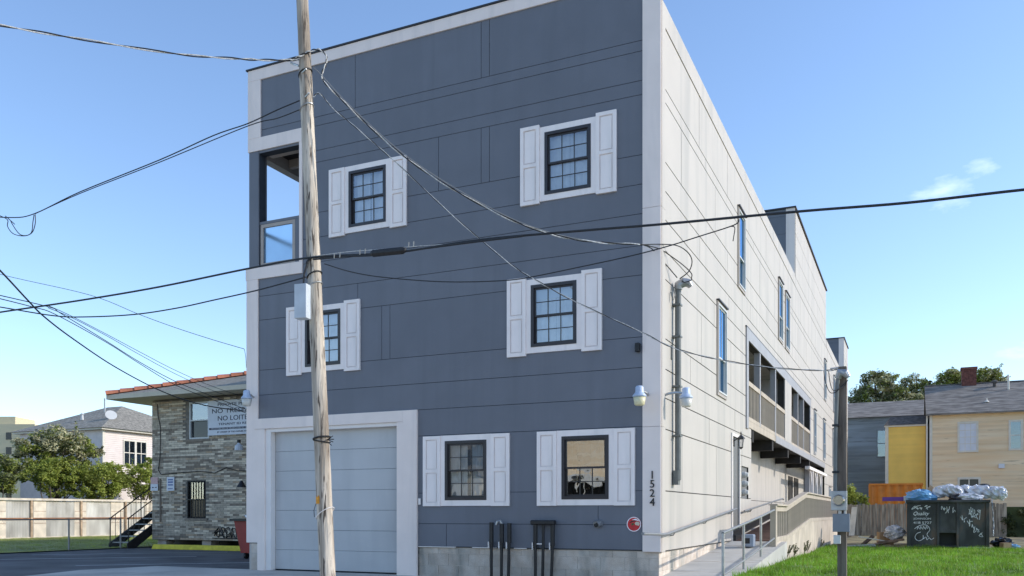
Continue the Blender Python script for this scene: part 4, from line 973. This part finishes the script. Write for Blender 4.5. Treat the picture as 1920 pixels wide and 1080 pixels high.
# ------------------------------------------------------------------ fences on the left
mf = thing('metal_fence', 'pale patchwork fence of corrugated sheets and boards with rusty posts', 'fence', (-34,2,0))
rnd = random.Random(9); y = 0.0; k = 0
while y < 30:
    w = rnd.uniform(.55, .95); kind = 'corrugated' if k % 3 != 1 else 'panel_pale'
    q = MB(); zt = 1.78+rnd.uniform(-.01,.01)
    if kind == 'corrugated':
        n = int(w/.038)
        for i in range(n):
            xa, xb = .02*math.sin(i*math.pi), 0
            ya, yb = y+w*i/n, y+w*(i+1)/n
            d0, d1 = (.022 if i % 2 else 0), (0 if i % 2 else .022)
            q.face([(d0,ya,.06),(d1,yb-.001,.06),(d1,yb-.001,zt),(d0,ya,zt)])
        q.build('fence_sheet', kind, mf)
    else:
        q.box(-.01,y+.006,.05,.03,y+w-.006,zt); o = q.build('fence_sheet', kind, mf)
        B(.0305,y+.02,.70,.036,y+w-.02,.72).build('seam', 'rust', o); B(.0305,y+.02,1.28,.036,y+w-.02,1.295).build('seam', 'rust', o)
    y += w; k += 1
for y in (.5, 3.2, 5.9, 8.6, 11.3, 14.0, 16.7, 19.4, 22.1, 24.8): B(.03,y,.0,.10,y+.10,1.80).build('fence_post', 'fence_rust', mf)
B(-.04,0,1.80,.12,30,1.90).build('cap_rail', 'panel_pale', mf); B(.04,0,.90,.07,30,.98).build('middle_rail', 'rust', mf); B(.0,0,-.02,.08,30,.07).build('kick_board', 'panel_pale', mf)

cl = thing('chain_link_fence', 'low chain link fence with grey posts along the parking lot', 'fence', (-20.72,-6,0))
for y in (0.2, 2.9, 5.6, 8.3, 11.0, 13.0): MB().tube([(0,y,-.05),(0,y,1.02)], .028, 8).build('post', 'galv', cl)
MB().tube([(0,.2,1.0),(0,13.0,1.0)], .020, 6).build('top_rail', 'pipe_grey', cl)
q = MB(); step = .09
for i in range(int(12.8/step)):
    y0 = .2+i*step
    for s_ in (1,-1):
        ya, yb = (y0, y0+.94) if s_ == 1 else (y0+.94, y0)
        q.tube([(0,ya,.04),(0,yb,.98)], .0022, 3, cap=False)
o = q.build('wire_mesh', 'galv', cl); o['kind'] = 'stuff'

# ------------------------------------------------------------------ clapboard houses
def clap(parent, x0, x1, z0, z1, expo, holes, mat):
    z = z0
    while z < z1-.01:
        zt = min(z+expo, z1); segs = [(x0, x1)]
        for h in holes:
            if h[2] < zt-.01 and h[3] > z+.01:
                ns = []
                for a, b in segs:
                    if h[1] <= a or h[0] >= b: ns.append((a, b)); continue
                    if a < h[0]: ns.append((a, h[0]))
                    if b > h[1]: ns.append((h[1], b))
                segs = ns
        for a, b in segs: mb = MB(); mb.extrude([(a,-.030,z),(a,.0,z),(a,.0,zt),(a,-.006,zt)], (b-a,0,0)); mb.build('clapboard', mat, parent)
        z += expo
def house_window(parent, x0, x1, z0, z1, trim, mode, cw=.10):
    q = MB(); q.panel(x0, x1, z0, z1, [(x0+cw,x1-cw,z0+cw,z1-cw)], -.06, .0); o = q.build('window', trim, parent)
    a, b, c, d = x0+cw, x1-cw, z0+cw, z1-cw
    if mode == 'shade':
        B(a,-.02,c,b,-.015,d).build('pane', 'sign_white', o)
        q = MB()
        for i in (1,2): x = a+(b-a)*i/3; q.box(x-.012,-.03,c,x+.012,-.0205,d)
        for j in (1,2,3): z = c+(d-c)*j/4; q.box(a,-.038,z-.014,b,-.0305,z+.014)
        q.build('muntin', 'house_trim', o)
    elif mode == 'small':
        B(a,-.02,c,b,-.015,d).build('pane', 'window_dark', o); B((a+b)/2-.03,-.04,c,(a+b)/2+.03,-.021,d).build('mullion', trim, o)
    else:
        m_ = (c+d)/2
        B(a,-.02,m_,b,-.015,d).build('pane', 'glass_house', o); B(a,-.01,c,b,-.005,m_).build('pane', 'glass_house', o); B(a,.05,c,b,.06,d).build('blind', 'window_dark', o)
        q = MB(); q.box(a,-.045,m_-.025,b,-.021,m_+.025)
        if mode == 'grid': q.box((a+b)/2-.02,-.04,c,(a+b)/2+.02,-.0215,m_-.026); q.box((a+b)/2-.02,-.04,m_+.026,(a+b)/2+.02,-.0215,d)
        q.build('sash_rail', trim, o)
    return o
# tan house
th = thing('tan_house', 'tan clapboard house with grey shingle roof and brick chimney behind dumpster', 'house', (4.90,43.6,0))
w_t = [(1.48,2.58,4.80,6.62),(4.13,4.86,4.84,6.62),(1.48,2.70,2.55,3.32)]
core = B(.0,.001,-.05,9.0,9.0,7.1).build('wall', 'tan_board', th)
clap(core, .14, 9.0, .6, 7.1, .118, w_t, 'tan_board')
B(-.02,-.05,.0,.139,.02,7.1).build('corner_board', 'house_trim', th); B(-.15,-.25,7.08,9.3,-.001,7.20).build('eave_board', 'house_trim', th)
house_window(th, *w_t[0], 'house_trim', 'shade', .11); house_window(th, *w_t[1], 'house_trim', 'sash', .11); house_window(th, *w_t[2], 'house_trim', 'small', .12)
q = MB(); q.extrude([(-.22,-.35,7.15),(-.22,4.6,9.45),(-.22,9.5,7.15),(-.22,9.5,7.05),(-.22,4.6,9.33),(-.22,-.35,7.05)], (9.6,0,0)); rfo = q.build('roof', 'shingle_brown', th)
MB().tube([(-.2,4.6,9.46),(9.3,4.6,9.46)], .06, 6).build('ridge_cap', 'shingle_dark', rfo)
ch = MB(); ch.box(1.92,4.3,8.9,2.75,5.0,10.35); cho = ch.build('chimney', 'brick_red', rfo); B(1.86,4.24,10.351,2.81,5.06,10.50).build('chimney_cap', 'brick_red', cho)
for r_ in range(14):
    for k in range(4):
        x = 1.92+k*.2075+(.1 if r_ % 2 else 0)
        if x+.19 < 2.76: B(x,4.285,9.25+r_*.078,x+.195,4.2995,9.25+r_*.078+.066).build('brick', 'brick_red', cho)
MB().tube([(4.42,3.2,8.8),(4.40,3.2,9.72)], .06, 8).build('vent_pipe', 'house_trim', rfo); MB().lathe([(.10,0),(.10,.28),(.20,.30),(.20,.42),(.05,.48)], (3.72,3.9,9.05), 12).build('roof_vent', 'shingle_dark', rfo)
MB().lathe([(.16,0),(.03,.14),(.03,.24)], (3.1,1.2,7.86), 10).build('vent_flashing', 'house_trim', rfo)
B(3.62,-.12,3.82,3.92,-.03,4.08).build('vent_box', 'sign_white', th)
B(-.20,-.10,.3,-.12,-.03,7.05).build('downpipe', 'house_trim', th)
# yellow wing
yw = thing('yellow_house_wing', 'narrow yellow clapboard wing between the tan house and blue house', 'house', (2.45,43.9,0))
core = B(0,.001,-.05,2.24,6,6.5).build('wall', 'yellow_board', yw); clap(core, .16, 2.20, .6, 6.5, .118, [], 'yellow_board')
B(-.03,-.05,0,.155,.02,6.5).build('corner_board', 'house_trim', yw); B(-.08,-.10,6.5,2.24,-.001,6.60).build('eave_board', 'house_trim', yw)
q = MB(); q.extrude([(-.1,-.15,6.60),(.25,1.2,7.25),(.25,6,7.25),(-.1,6,6.6)], (2.33,0,0)); q.build('roof', 'shingle_dark', yw)
# blue house
bh_ = thing('blue_house', 'weathered dark blue clapboard house with brown shingle roof', 'house', (-1.2,52,0))
core = B(0,.001,-.05,6.4,8,8.0).build('wall', 'blue_board', bh_); w_b = [(2.86,3.56,5.12,7.1)]
clap(core, 0, 6.4, .6, 8.0, .125, w_b, 'blue_board'); house_window(bh_, *w_b[0], 'blue_board', 'sash', .08)
q = MB(); q.extrude([(-.3,-.3,7.98),(-.3,4.2,9.55),(-.3,8.5,7.98)], (7,0,0)); q.build('roof', 'shingle_brown', bh_)
# pink house at far left
pk = thing('pink_house', 'pale pink clapboard house with grey hipped roof behind the trees', 'house', (-38,20.7,0), R(90))
core = B(0,.001,0,9.0,7,6.0).build('wall', 'pink_wall', pk); w_p = [(1.40,2.28,4.0,5.5),(2.28,3.12,4.0,5.5)]
clap(core, .14, 9.0, 2.6, 5.95, .11, w_p, 'pink_wall'); B(-.03,-.05,0,.139,.02,6.0).build('corner_board', 'house_trim', pk)
for w in w_p: house_window(pk, *w, 'house_trim', 'grid', .07)
B(-.3,-.3,5.96,9.3,7.3,6.06).build('eave_board', 'house_trim', pk)
q = MB(); a, b, c_, d = (-.4,-.4,6.06), (9.4,-.4,6.06), (9.4,7.4,6.06), (-.4,7.4,6.06); e1, e2 = (4.3,3.4,7.95), (4.3,4.7,7.95)
q.face([a,b,e1]); q.face([b,c_,e2,e1]); q.face([c_,d,e2]); q.face([d,a,e1,e2]); pro = q.build('roof', 'shingle', pk)
MB().tube([(3.0,3.4,7.3),(3.0,3.4,8.3)], .05, 6).build('vent_pipe', 'galv', pro)
q = MB(); q.lathe([(.02,0),(.25,.03),(.42,.12),(.44,.13)], (0,0,0), 16); sdsh = q.build('satellite_dish', 'vinyl', pro, loc=(1.5,1.1,6.95)); sdsh.scale = (.75,.75,.75); sdsh.rotation_euler = (R(60),0,R(-30))
MB().tube([(1.7,1.25,6.6),(1.6,1.2,6.9)], .03, 5).build('dish_arm', 'galv', pro)
MB().lathe([(.09,0),(.07,.3),(.12,.33),(.04,.42)], (1.4,3.4,6.80), 10).build('roof_vent', 'vinyl', pro)
# far pale block
fb = thing('distant_block', 'far pale yellow multi storey block at the left edge', 'building', (-117.5,62.5,0), R(24))
B(-8,0,0,11.5,14,13.6).build('wall', 'far_wall', fb)
for i in range(9):
    for j in range(6): x, z = -7.2+i*2.1, 1.2+j*2.05; B(x,-.06,z,x+.75,-.001,z+1.0).build('window', 'window_dark', fb)
B(2,3,13.6,7,8,15.0).build('roof_housing', 'far_wall', fb)
q = thing('grey_outbuilding', 'grey gabled outbuilding half hidden by trees at left edge', 'house', (-46,15,0), R(90))
B(0,0,0,5,8,4.2).build('wall', 'blue_board', q); z = MB(); z.extrude([(-.3,-.3,4.2),(2.5,-.3,6.1),(5.3,-.3,4.2)], (0,8.6,0)); z.build('roof', 'shingle', q)

# ------------------------------------------------------------------ right: fence, hedge, container, dumpster
wf = thing('board_fence', 'weathered grey brown board fence behind the debris', 'fence', (.7,33,.05))
rnd = random.Random(21); x = 0.0
while x < 7.2:
    w = rnd.uniform(.13, .17); zt = 1.62+rnd.uniform(-.04,.03); lean = rnd.uniform(-.01,.01)
    q = MB(); q.extrude([(x+.004,0,-.05),(x+w-.004,0,-.05),(x+w-.004+lean,0,zt-.03),(x+w/2+lean,0,zt),(x+.004+lean,0,zt-.03)], (0,.022,0)); q.build('picket', 'picket', wf); x += w
for z in (.35, 1.3): B(0,.03,z,7.2,.07,z+.09).build('rail', 'picket', wf)
lf = thing('pale_plank', 'pale plank leaning against the board fence', 'plank', (1.12,32.8,.06)); q = MB(); q.extrude([(-.13,-.15,0),(.14,-.15,0),(.26,.12,1.45),(.0,.12,1.45)], (0,.03,0)); q.build('board', 'panel_pale', lf)
ct = thing('shipping_container', 'orange corrugated shipping container behind the board fence', 'container', (1.85,36,0))
q = MB(); n = 24; W_ = 2.55
for i in range(n):
    xa, xb = W_*i/n, W_*(i+1)/n; y0, y1 = (0, .0) if i % 4 < 1 else ((.0,.07) if i % 4 == 1 else ((.07,.07) if i % 4 == 2 else (.07,0)))
    q.face([(xa,y0,.1),(xb,y1,.1),(xb,y1,2.68),(xa,y0,2.68)])
q.box(0,.10,.1,W_,2.4,2.68); q.build('side_panel', 'container', ct); q = MB(); q.box(-.05,-.03,2.681,W_+.05,2.45,2.78); q.box(-.06,-.03,0,.04,.06,2.68); q.build('frame', 'container', ct)

dm = thing('dumpster', 'black steel roll off dumpster with white graffiti on its end', 'dumpster', (3.72,16.0,.08))
DW, DH, DL = 2.31, 1.50, 5.0
hole = (.93,1.40,.06,.50)
q = MB(); q.panel(.04, DW-.04, .05, DH-.06, [hole], .05, .11); q.box(.04,.111,.05,.10,DL,DH-.06); q.box(DW-.10,.111,.05,DW-.04,DL,DH-.06); q.box(.101,DL-.06,.05,DW-.101,DL,DH-.06); q.box(.101,.111,.05,DW-.101,DL-.061,.10)
q.build('body', 'dumpster', dm)
B(hole[0]-.03,.60,.101,hole[1]+.03,.62,.60).build('hole_shade', 'black', dm)  # added black sheet: the dark inside seen through the hole, as colour
for a, b in ((0,.10),(.86,.925),(1.405,1.47),(DW-.10,DW)): B(a,-.03,.0,b,.049,DH-.061).build('rib', 'dumpster', dm, bevel=.01)
B(-.03,-.06,DH-.06,DW+.03,.10,DH+.03).build('top_rail', 'dumpster', dm, bevel=.015); B(-.03,.101,DH-.06,.09,DL,DH+.03).build('top_rail', 'dumpster', dm, bevel=.015); B(DW-.09,.101,DH-.06,DW+.03,DL,DH+.03).build('top_rail', 'dumpster', dm, bevel=.015)
B(.926,-.01,.505,1.404,.049,.58).build('door_rail', 'dumpster', dm); B(.1,-.02,.02,.86,.049,.10).build('sill', 'dumpster', dm); B(1.47,-.05,.02,2.35,.049,.07).build('sill', 'galv', dm)
text('lettering', 'JOHNSON', 'chalk', dm, (.44,.046,.935), .075, width=.50); text('lettering', '418 5727', 'chalk', dm, (.45,.046,.815), .075, width=.52)
text('lettering', 'Quality', 'chalk', dm, (.42,.046,1.09), .15, width=.46, shear=.4)
def scribble(seed, x0, x1, z0, z1, n, slope=0.0, r=.0085):
    rnd = random.Random(seed); q = MB()
    for s_ in range(n):
        t = (s_+.5)/n; cx = x0+(x1-x0)*t; cz = (z0+z1)/2 + slope*(t-.5)
        pts = [(cx+rnd.uniform(-1,1)*(x1-x0)/n*.9, .046, cz+rnd.uniform(-.5,.5)*(z1-z0)) for _ in range(rnd.randint(3,5))]
        q.tube(spline(pts, 4), r, 4)
    return q.build('graffiti', 'chalk', dm)
scribble(1, .16, .66, 1.22, 1.36, 6); scribble(2, 1.0, 1.36, 1.10, 1.34, 6, -.10); scribble(3, 1.72, 2.08, .95, 1.30, 8, -.18); scribble(4, 1.55, 2.12, .62, .86, 8, -.58)
q = MB(); q.tube(spline([(.22,.046,.62),(.36,.046,.72),(.56,.046,.74),(.66,.046,.60),(.58,.046,.46),(.62,.046,.36)], 5), .009, 4)
q.tube(spline([(.40,.046,.52),(.28,.046,.46),(.24,.046,.32),(.34,.046,.24),(.46,.046,.30),(.47,.046,.42)], 5), .009, 4)
for i in range(4): q.tube(spline([(.30+.08*i,.046,.60),(.32+.08*i,.046,.70),(.36+.08*i,.046,.62)], 3), .008, 4)
q.tube(spline([(.47,.046,.30),(.55,.046,.36),(.58,.046,.27),(.64,.046,.34),(.70,.046,.28),(.78,.046,.34)], 4), .008, 4); q.build('graffiti', 'chalk', dm)

def bagthing(name, label, cat, mat, c, r, seed, amp=.12, nu=26, nv=16):
    o = MB().blob(c, *r, nu=nu, nv=nv, amp=amp, seed=seed).build(name, mat, smooth=False); return tag(o, label, cat)
def crinkle_roll(name, label, cat, mat, pts, r, seed):
    rnd = random.Random(seed); P_ = spline(pts, 7); n = 16; q = MB()
    k = 0
    for i, p in enumerate(P_):
        e_ = min(1, .35+min(i, len(P_)-1-i)*.4)
        for j in range(n):
            t = 2*math.pi*j/n; rr = r*e_*(1+rnd.uniform(-.16,.16)+.08*math.sin(i*1.9))
            q.v.append((p.x+rnd.uniform(-.02,.02), p.y+rr*math.cos(t), p.z+rr*math.sin(t)))
    for i in range(len(P_)-1):
        for j in range(n): q.f.append((i*n+j, i*n+(j+1)%n, (i+1)*n+(j+1)%n, (i+1)*n+j)); q.m.append(0)
    q.f.append(tuple(range(n))); q.f.append(tuple((len(P_)-1)*n+j for j in range(n))); q.m += [0,0]
    o = q.build(name, mat); return tag(o, label, cat)
bagthing('tarp_bundle', 'crumpled light blue tarp on the left end of dumpster', 'tarp', 'tarp_blue', (4.12,16.5,1.68), (.46,.42,.27), 31, .10)
crinkle_roll('plastic_roll', 'silvery plastic wrapped roll lying across the dumpster top', 'plastic', 'plastic_wrap', [(4.45,16.6,1.80),(4.9,16.6,1.92),(5.35,16.55,1.86)], .19, 32)
crinkle_roll('plastic_roll', 'long clear plastic wrapped roll jutting past the dumpster right end', 'plastic', 'plastic_wrap', [(5.2,16.8,1.90),(5.7,16.7,1.88),(6.2,16.6,1.84),(6.55,16.55,1.79)], .20, 33)
bagthing('rubbish_bag', 'black rubbish bag in the middle of the dumpster heap', 'bag', 'bag_black', (5.25,16.35,1.66), (.34,.26,.14), 34)
bagthing('rubbish_bag', 'small black bag on top of the plastic roll', 'bag', 'bag_black', (5.95,17.0,2.06), (.17,.15,.07), 35)
bagthing('insulation_wad', 'grey crumpled plastic wad draped over the dumpster rim', 'plastic', 'plastic_wrap', (5.50,16.25,1.68), (.40,.22,.13), 36)
crinkle_roll('plastic_sheet', 'torn white plastic hanging down the dumpster right side', 'plastic', 'plastic_wrap', [(6.12,16.4,1.62),(6.14,16.35,1.2),(6.16,16.35,.8),(6.15,16.3,.55)], .09, 37)
q = MB(); q.extrude([(4.02,16.9,1.62),(4.85,16.9,1.70),(4.42,17.1,2.12)], (0,.05,0)); tag(q.build('cardboard_sheet', 'cardboard'), 'brown cardboard flap sticking up behind the blue tarp', 'cardboard')
q = MB(); q.extrude([(3.70,17.2,1.62),(4.3,17.2,1.78),(4.3,17.2,1.84),(3.70,17.2,1.68)], (0,.3,0)); tag(q.build('cardboard_sheet', 'cardboard'), 'flat cardboard strip resting on dumpster left rim', 'cardboard')
q = B(2.98,16.9,1.60,3.62,17.2,1.73); o = q.build('carton', 'purple_box'); tag(o, 'purple and white carton poking out left of the dumpster', 'box'); B(3.621,16.9,1.60,3.9,17.2,1.76).build('white_end', 'sign_white', o)
# debris on the ground
DB = [('plank','dark plank lying flat near the post at the lawn edge','debris_grey',(2.3,15.6,.14),(1.0,.5,.05),10,4),('plank','brown panel lying tilted left of dumpster','debris_brown',(3.05,16.4,.22),(.9,.5,.05),-12,12),
      ('plank','red brown board on top of the debris heap','debris_brown',(3.25,16.1,.30),(.8,.12,.06),6,8),('plank','long dark board under the debris heap','debris_brown',(2.9,15.9,.12),(1.5,.16,.05),3,0),
      ('plank','short leaning board in the debris heap','debris_brown',(2.55,16.5,.30),(.5,.12,.05),40,35),('carton','open cardboard box beside the dumpster','cardboard',(3.05,17.5,.35),(.45,.4,.42),15,0),
      ('plank','grey sheet at the left end of debris heap','debris_grey',(1.95,16.0,.12),(.7,.6,.03),-8,3),('plank','thin pale lath across the debris','panel_pale',(2.7,16.2,.36),(.9,.05,.03),20,-10)]
for nm, lb, mt, c_, s_, az, tl_ in DB:
    q = MB().box(-s_[0]/2,-s_[1]/2,-s_[2]/2,s_[0]/2,s_[1]/2,s_[2]/2); o = q.build(nm, mt, loc=c_); o.rotation_euler = (R(tl_*.6), R(-tl_), R(az)); tag(o, lb, 'box' if nm == 'carton' else 'board')
bagthing('rubbish_bag', 'shiny clear plastic bag on the ground left of dumpster', 'bag', 'plastic_wrap', (3.35,17.0,.55), (.32,.28,.24), 38)
bagthing('rubbish_bag', 'black bag slumped on the ground right of dumpster', 'bag', 'bag_black', (6.45,16.9,.24), (.30,.26,.17), 39, .2)
o = B(-.12,-.12,-.08,.12,.12,.1).build('carton', 'cardboard', loc=(6.5,16.5,.18), rz=.4); tag(o, 'small brown box on the ground right of dumpster', 'box')
o = MB().blob((6.75,16.7,.15), .16, .14, .08, seed=40).build('rag', 'tarp_blue'); tag(o, 'small blue rag right of dumpster', 'rag')

# ------------------------------------------------------------------ trees and bushes
def leaf_mesh(blobs, n, size, mats, seed, dens=90, cr=(.18,.42)):
    rnd = random.Random(seed); mb = MB(); V, Fc, Mi = mb.v, mb.f, mb.m
    wts = [b[3]*b[4]*b[5] for b in blobs]
    clumps = []
    for b, w in zip(blobs, wts):
        for _ in range(max(8, int(dens*w/sum(wts)))):
            while True:
                u = [rnd.uniform(-1,1) for _ in range(3)]; d = sum(t*t for t in u)
                if .12 < d < 1: break
            clumps.append((b[0]+u[0]*b[3], b[1]+u[1]*b[4], b[2]+u[2]*b[5], rnd.uniform(*cr)*(b[3]+b[5])/2, rnd.randrange(len(mats))))
    sprigs = []
    for _ in range(60):
        c = rnd.choice(clumps); d_ = Vector((rnd.gauss(0,1), rnd.gauss(0,1), rnd.gauss(.5,.7))).normalized(); s_ = c[3]
        sprigs.append(((c[0],c[1],c[2]), (c[0]+d_.x*s_*2.1, c[1]+d_.y*s_*2.1, c[2]+d_.z*s_*1.9), s_*2))
    for i in range(n):
        c = rnd.choice(clumps); r = c[3]
        while True:
            u = [rnd.uniform(-1,1) for _ in range(3)]; d = sum(t*t for t in u)
            if d < 1: break
        p = Vector((c[0]+u[0]*r, c[1]+u[1]*r, c[2]+u[2]*r*.75))
        if i % 7 == 0:
            sg_ = sprigs[i // 7 % len(sprigs)]; t_ = rnd.random(); p = Vector(sg_[0]).lerp(Vector(sg_[1]), t_) + Vector((rnd.gauss(0,.06), rnd.gauss(0,.06), rnd.gauss(0,.06)))*sg_[2]
        a = Vector((rnd.gauss(0,1), rnd.gauss(0,1), rnd.gauss(0,.6))).normalized(); b_ = a.cross(Vector((rnd.gauss(0,1), rnd.gauss(0,1), rnd.gauss(0,1)))).normalized()
        s_ = size*rnd.uniform(.6,1.3); k = len(V)
        V.extend([tuple(p-a*s_), tuple(p+b_*s_*.45), tuple(p+a*s_), tuple(p-b_*s_*.45)]); Fc.append((k,k+1,k+2,k+3))
        Mi.append(c[4] if rnd.random() < .75 else rnd.randrange(len(mats)))
    return mb
def tree(name, label, cat, base, blobs, n, size, mats, seed, trunk_r=.12, group=None, dens=90, cr=(.18,.42)):
    t = thing(name, label, cat, base, 0, group); rnd = random.Random(seed+99); bx, by, bz = base
    top = max(b[2] for b in blobs)-bz
    q = MB(); q.tube(spline([(0,0,-.1),(rnd.uniform(-.1,.1),0,top*.25),(rnd.uniform(-.2,.2),rnd.uniform(-.2,.2),top*.55)], 4), [trunk_r*(1-.04*i) for i in range(9)], 8)
    for b in blobs:
        for _ in range(3):
            e_ = Vector((b[0]-bx+rnd.uniform(-.6,.6)*b[3], b[1]-by+rnd.uniform(-.6,.6)*b[4], b[2]-bz+rnd.uniform(-.2,.6)*b[5])); s0 = Vector((0,0,top*rnd.uniform(.2,.5)))
            q.tube(spline([s0, s0.lerp(e_,.5)+Vector((rnd.uniform(-.3,.3),rnd.uniform(-.3,.3),.1)), e_], 4), [trunk_r*.5*(1-.09*i) for i in range(9)], 5)
    q.build('trunk', 'bark', t)
    lb = [(b[0]-bx,b[1]-by,b[2]-bz,b[3],b[4],b[5]) for b in blobs]
    leaf_mesh(lb, n, size, mats, seed, dens, cr).build('crown', mats, t); return t
G1 = 'trees behind the metal fence'
tree('broadleaf_tree', 'dark dense tree in front of the pink house', 'tree', (-37,17.0,0), [(-37,17.0,4.7,1.3,1.5,1.1),(-37,18.6,4.6,1.0,1.0,.8),(-37,15.6,4.2,1.0,1.0,.9)], 14000, .085, ['leaf_dark','leaf_oak','leaf_mid'], 1, .14, G1)
tree('broadleaf_tree', 'light green leafy tree below the dark one at left', 'tree', (-36,16.0,0), [(-36,15.8,3.0,1.0,1.3,1.0),(-36,17.4,2.8,1.0,1.0,.9)], 13000, .075, ['leaf_mid','leaf_light','leaf_mid'], 2, .09, G1)
tree('broadleaf_tree', 'yellow green bushy tree spilling over the metal fence', 'tree', (-35.6,19.0,0), [(-35.6,18.9,3.0,.9,1.1,1.0),(-35.4,18.2,2.3,.7,.9,.6)], 11000, .075, ['leaf_light','leaf_mid','leaf_light'], 3, .09, G1)
tree('broadleaf_tree', 'young light green tree beside the brick building edge', 'tree', (-35.8,21.6,0), [(-35.8,21.5,2.9,.9,1.2,.9),(-35.8,22.0,3.8,.6,.6,.7),(-35.8,20.6,3.4,.5,.5,.5)], 9000, .07, ['leaf_light','leaf_mid'], 4, .07, G1)
tree('broadleaf_tree', 'small green tree at the left edge of the picture', 'tree', (-36,13.2,0), [(-36,13.2,3.1,.9,1.1,.9),(-36,12.0,2.6,.8,.9,.8)], 9000, .08, ['leaf_mid','leaf_dark'], 5, .08, G1)
G2 = 'live oaks on the skyline'
tree('live_oak', 'tallest live oak above the blue house roof', 'tree', (1.5,76,0), [(1.0,75,13.2,1.7,1.8,1.4),(2.6,75,12.2,1.4,1.8,1.1),(-.4,75,12.1,1.2,1.5,1.2),(1.2,75,11.0,3.0,1.8,1.0),(4.2,75,11.4,1.3,1.5,.9)], 20000, .13, ['leaf_oak','leaf_mid','leaf_dark'], 6, .5, G2, 260, (.22,.5))
tree('live_oak', 'live oak beside the meter post top', 'tree', (-1.8,74,0), [(-1.4,74,11.0,1.0,1.5,1.0),(-2.6,74,11.9,.9,.9,1.0),(-2.2,74,9.9,1.6,1.5,1.2)], 12000, .13, ['leaf_oak','leaf_dark','leaf_mid'], 7, .4, G2, 260, (.22,.5))
tree('live_oak', 'thin live oak with an open crown right of the tallest', 'tree', (4.6,78,0), [(3.9,77,13.7,1.3,1.0,.8),(4.9,77,13.2,1.0,1.0,.9),(4.4,77,12.0,1.8,1.4,1.0),(5.8,77,12.0,1.4,1.2,.9)], 8000, .12, ['leaf_oak','leaf_mid','leaf_dark'], 18, .35, G2, 300, (.2,.55))
tree('live_oak', 'live oak rising on both sides of the brick chimney', 'tree', (8.6,78,0), [(7.4,78,13.9,1.2,1.3,.9),(10.2,78,13.8,1.5,1.3,.9),(6.6,78,13.0,1.3,1.2,.7),(11.2,78,13.2,.9,.9,.7)], 15000, .12, ['leaf_oak','leaf_mid','leaf_light'], 9, .4, G2, 260, (.22,.5))
tree('shrub', 'pale green shrub behind the fence next to the orange container', 'shrub', (1.05,34.5,0), [(.95,34.5,1.9,.42,.4,.7),(1.6,34.8,1.7,.3,.3,.4)], 3500, .07, ['leaf_light','leaf_mid'], 10, .04)
ivy = thing('ivy_hedge', 'dark ivy covered hedge right of the dumpster', 'hedge', (9.2,33,.05))
B(-1.7,.1,0,5,.4,1.45).build('core', 'leaf_ivy', ivy)
leaf_mesh([(-1.0+k*.75,.1,.75,.55,.28,.75) for k in range(8)], 14000, .06, ['leaf_ivy','leaf_dark'], 12).build('foliage', ['leaf_ivy','leaf_dark'], ivy)
rnd = random.Random(50)
for k, (x, y, z0) in enumerate(((1.22,6.6,.15),(1.22,7.9,.12),(1.22,10.2,.1),(1.2,11.1,.1),(1.22,14.8,.08))):
    q = MB()
    for i in range(5):
        e_ = (rnd.uniform(0,.18), rnd.uniform(-.25,.25), rnd.uniform(.18,.45)); q.tube([(0,0,0),(e_[0]*.5,e_[1]*.4,e_[2]*.6),e_], .006, 4, 0)
        for j in range(12): c = Vector(e_)*rnd.uniform(.4,1.05); s_ = .03; q.face([c+Vector((-s_,0,0)), c+Vector((0,s_,s_*.6)), c+Vector((s_,0,.01)), c+Vector((0,-s_,-s_*.4))], 1)
    o = q.build('weed', ['bark','leaf_dark'], loc=(x,y,z0)); o.scale = (.75,.9,.75); tag(o, ['first','second','third','fourth','fifth'][k]+' weed along the beige ramp skirt counting from the ramp post', 'weed', 'weeds along the ramp skirt')

# ------------------------------------------------------------------ houses across the street, seen mirrored in the ground floor windows
xh = thing('cream_house', 'cream house across the street mirrored in the ground floor window', 'house', (-17.0,-31,0))
B(0,-7,0,9.5,0,3.0).build('lower_wall', 'dark_wood', xh); B(0,-7,3.001,9.5,0,6.2).build('upper_wall', 'tan_board', xh)
for x in (.1,2.4,4.7,7.0,9.2): B(x,1.6,0,x+.2,1.8,3.0).build('porch_post', 'house_trim', xh)
B(-.2,0.001,3.0,9.7,2.0,3.25).build('porch_roof', 'house_trim', xh)
q = MB(); q.extrude([(-.4,.5,6.2),(-.4,-3.5,8.4),(-.4,-7.5,6.2)], (10.3,0,0)); q.build('roof', 'shingle_brown', xh)
for x in (.6,7.9): B(x,.001,4.3,x+.8,.05,5.6).build('window', 'window_dark', xh)
xg = thing('white_cottage', 'white cottage across the street mirrored in the left ground floor window', 'house', (-29,-31,0))
B(0,-7,0,9.5,0,3.6).build('wall', 'house_trim', xg); q = MB(); q.extrude([(-.4,.5,3.6),(-.4,-3.5,5.6),(-.4,-7.5,3.6)], (10.3,0,0)); q.build('roof', 'shingle', xg)
for x in (1.2,4.2,7.2): B(x,.001,.9,x+1.0,.05,2.8).build('window', 'window_dark', xg)
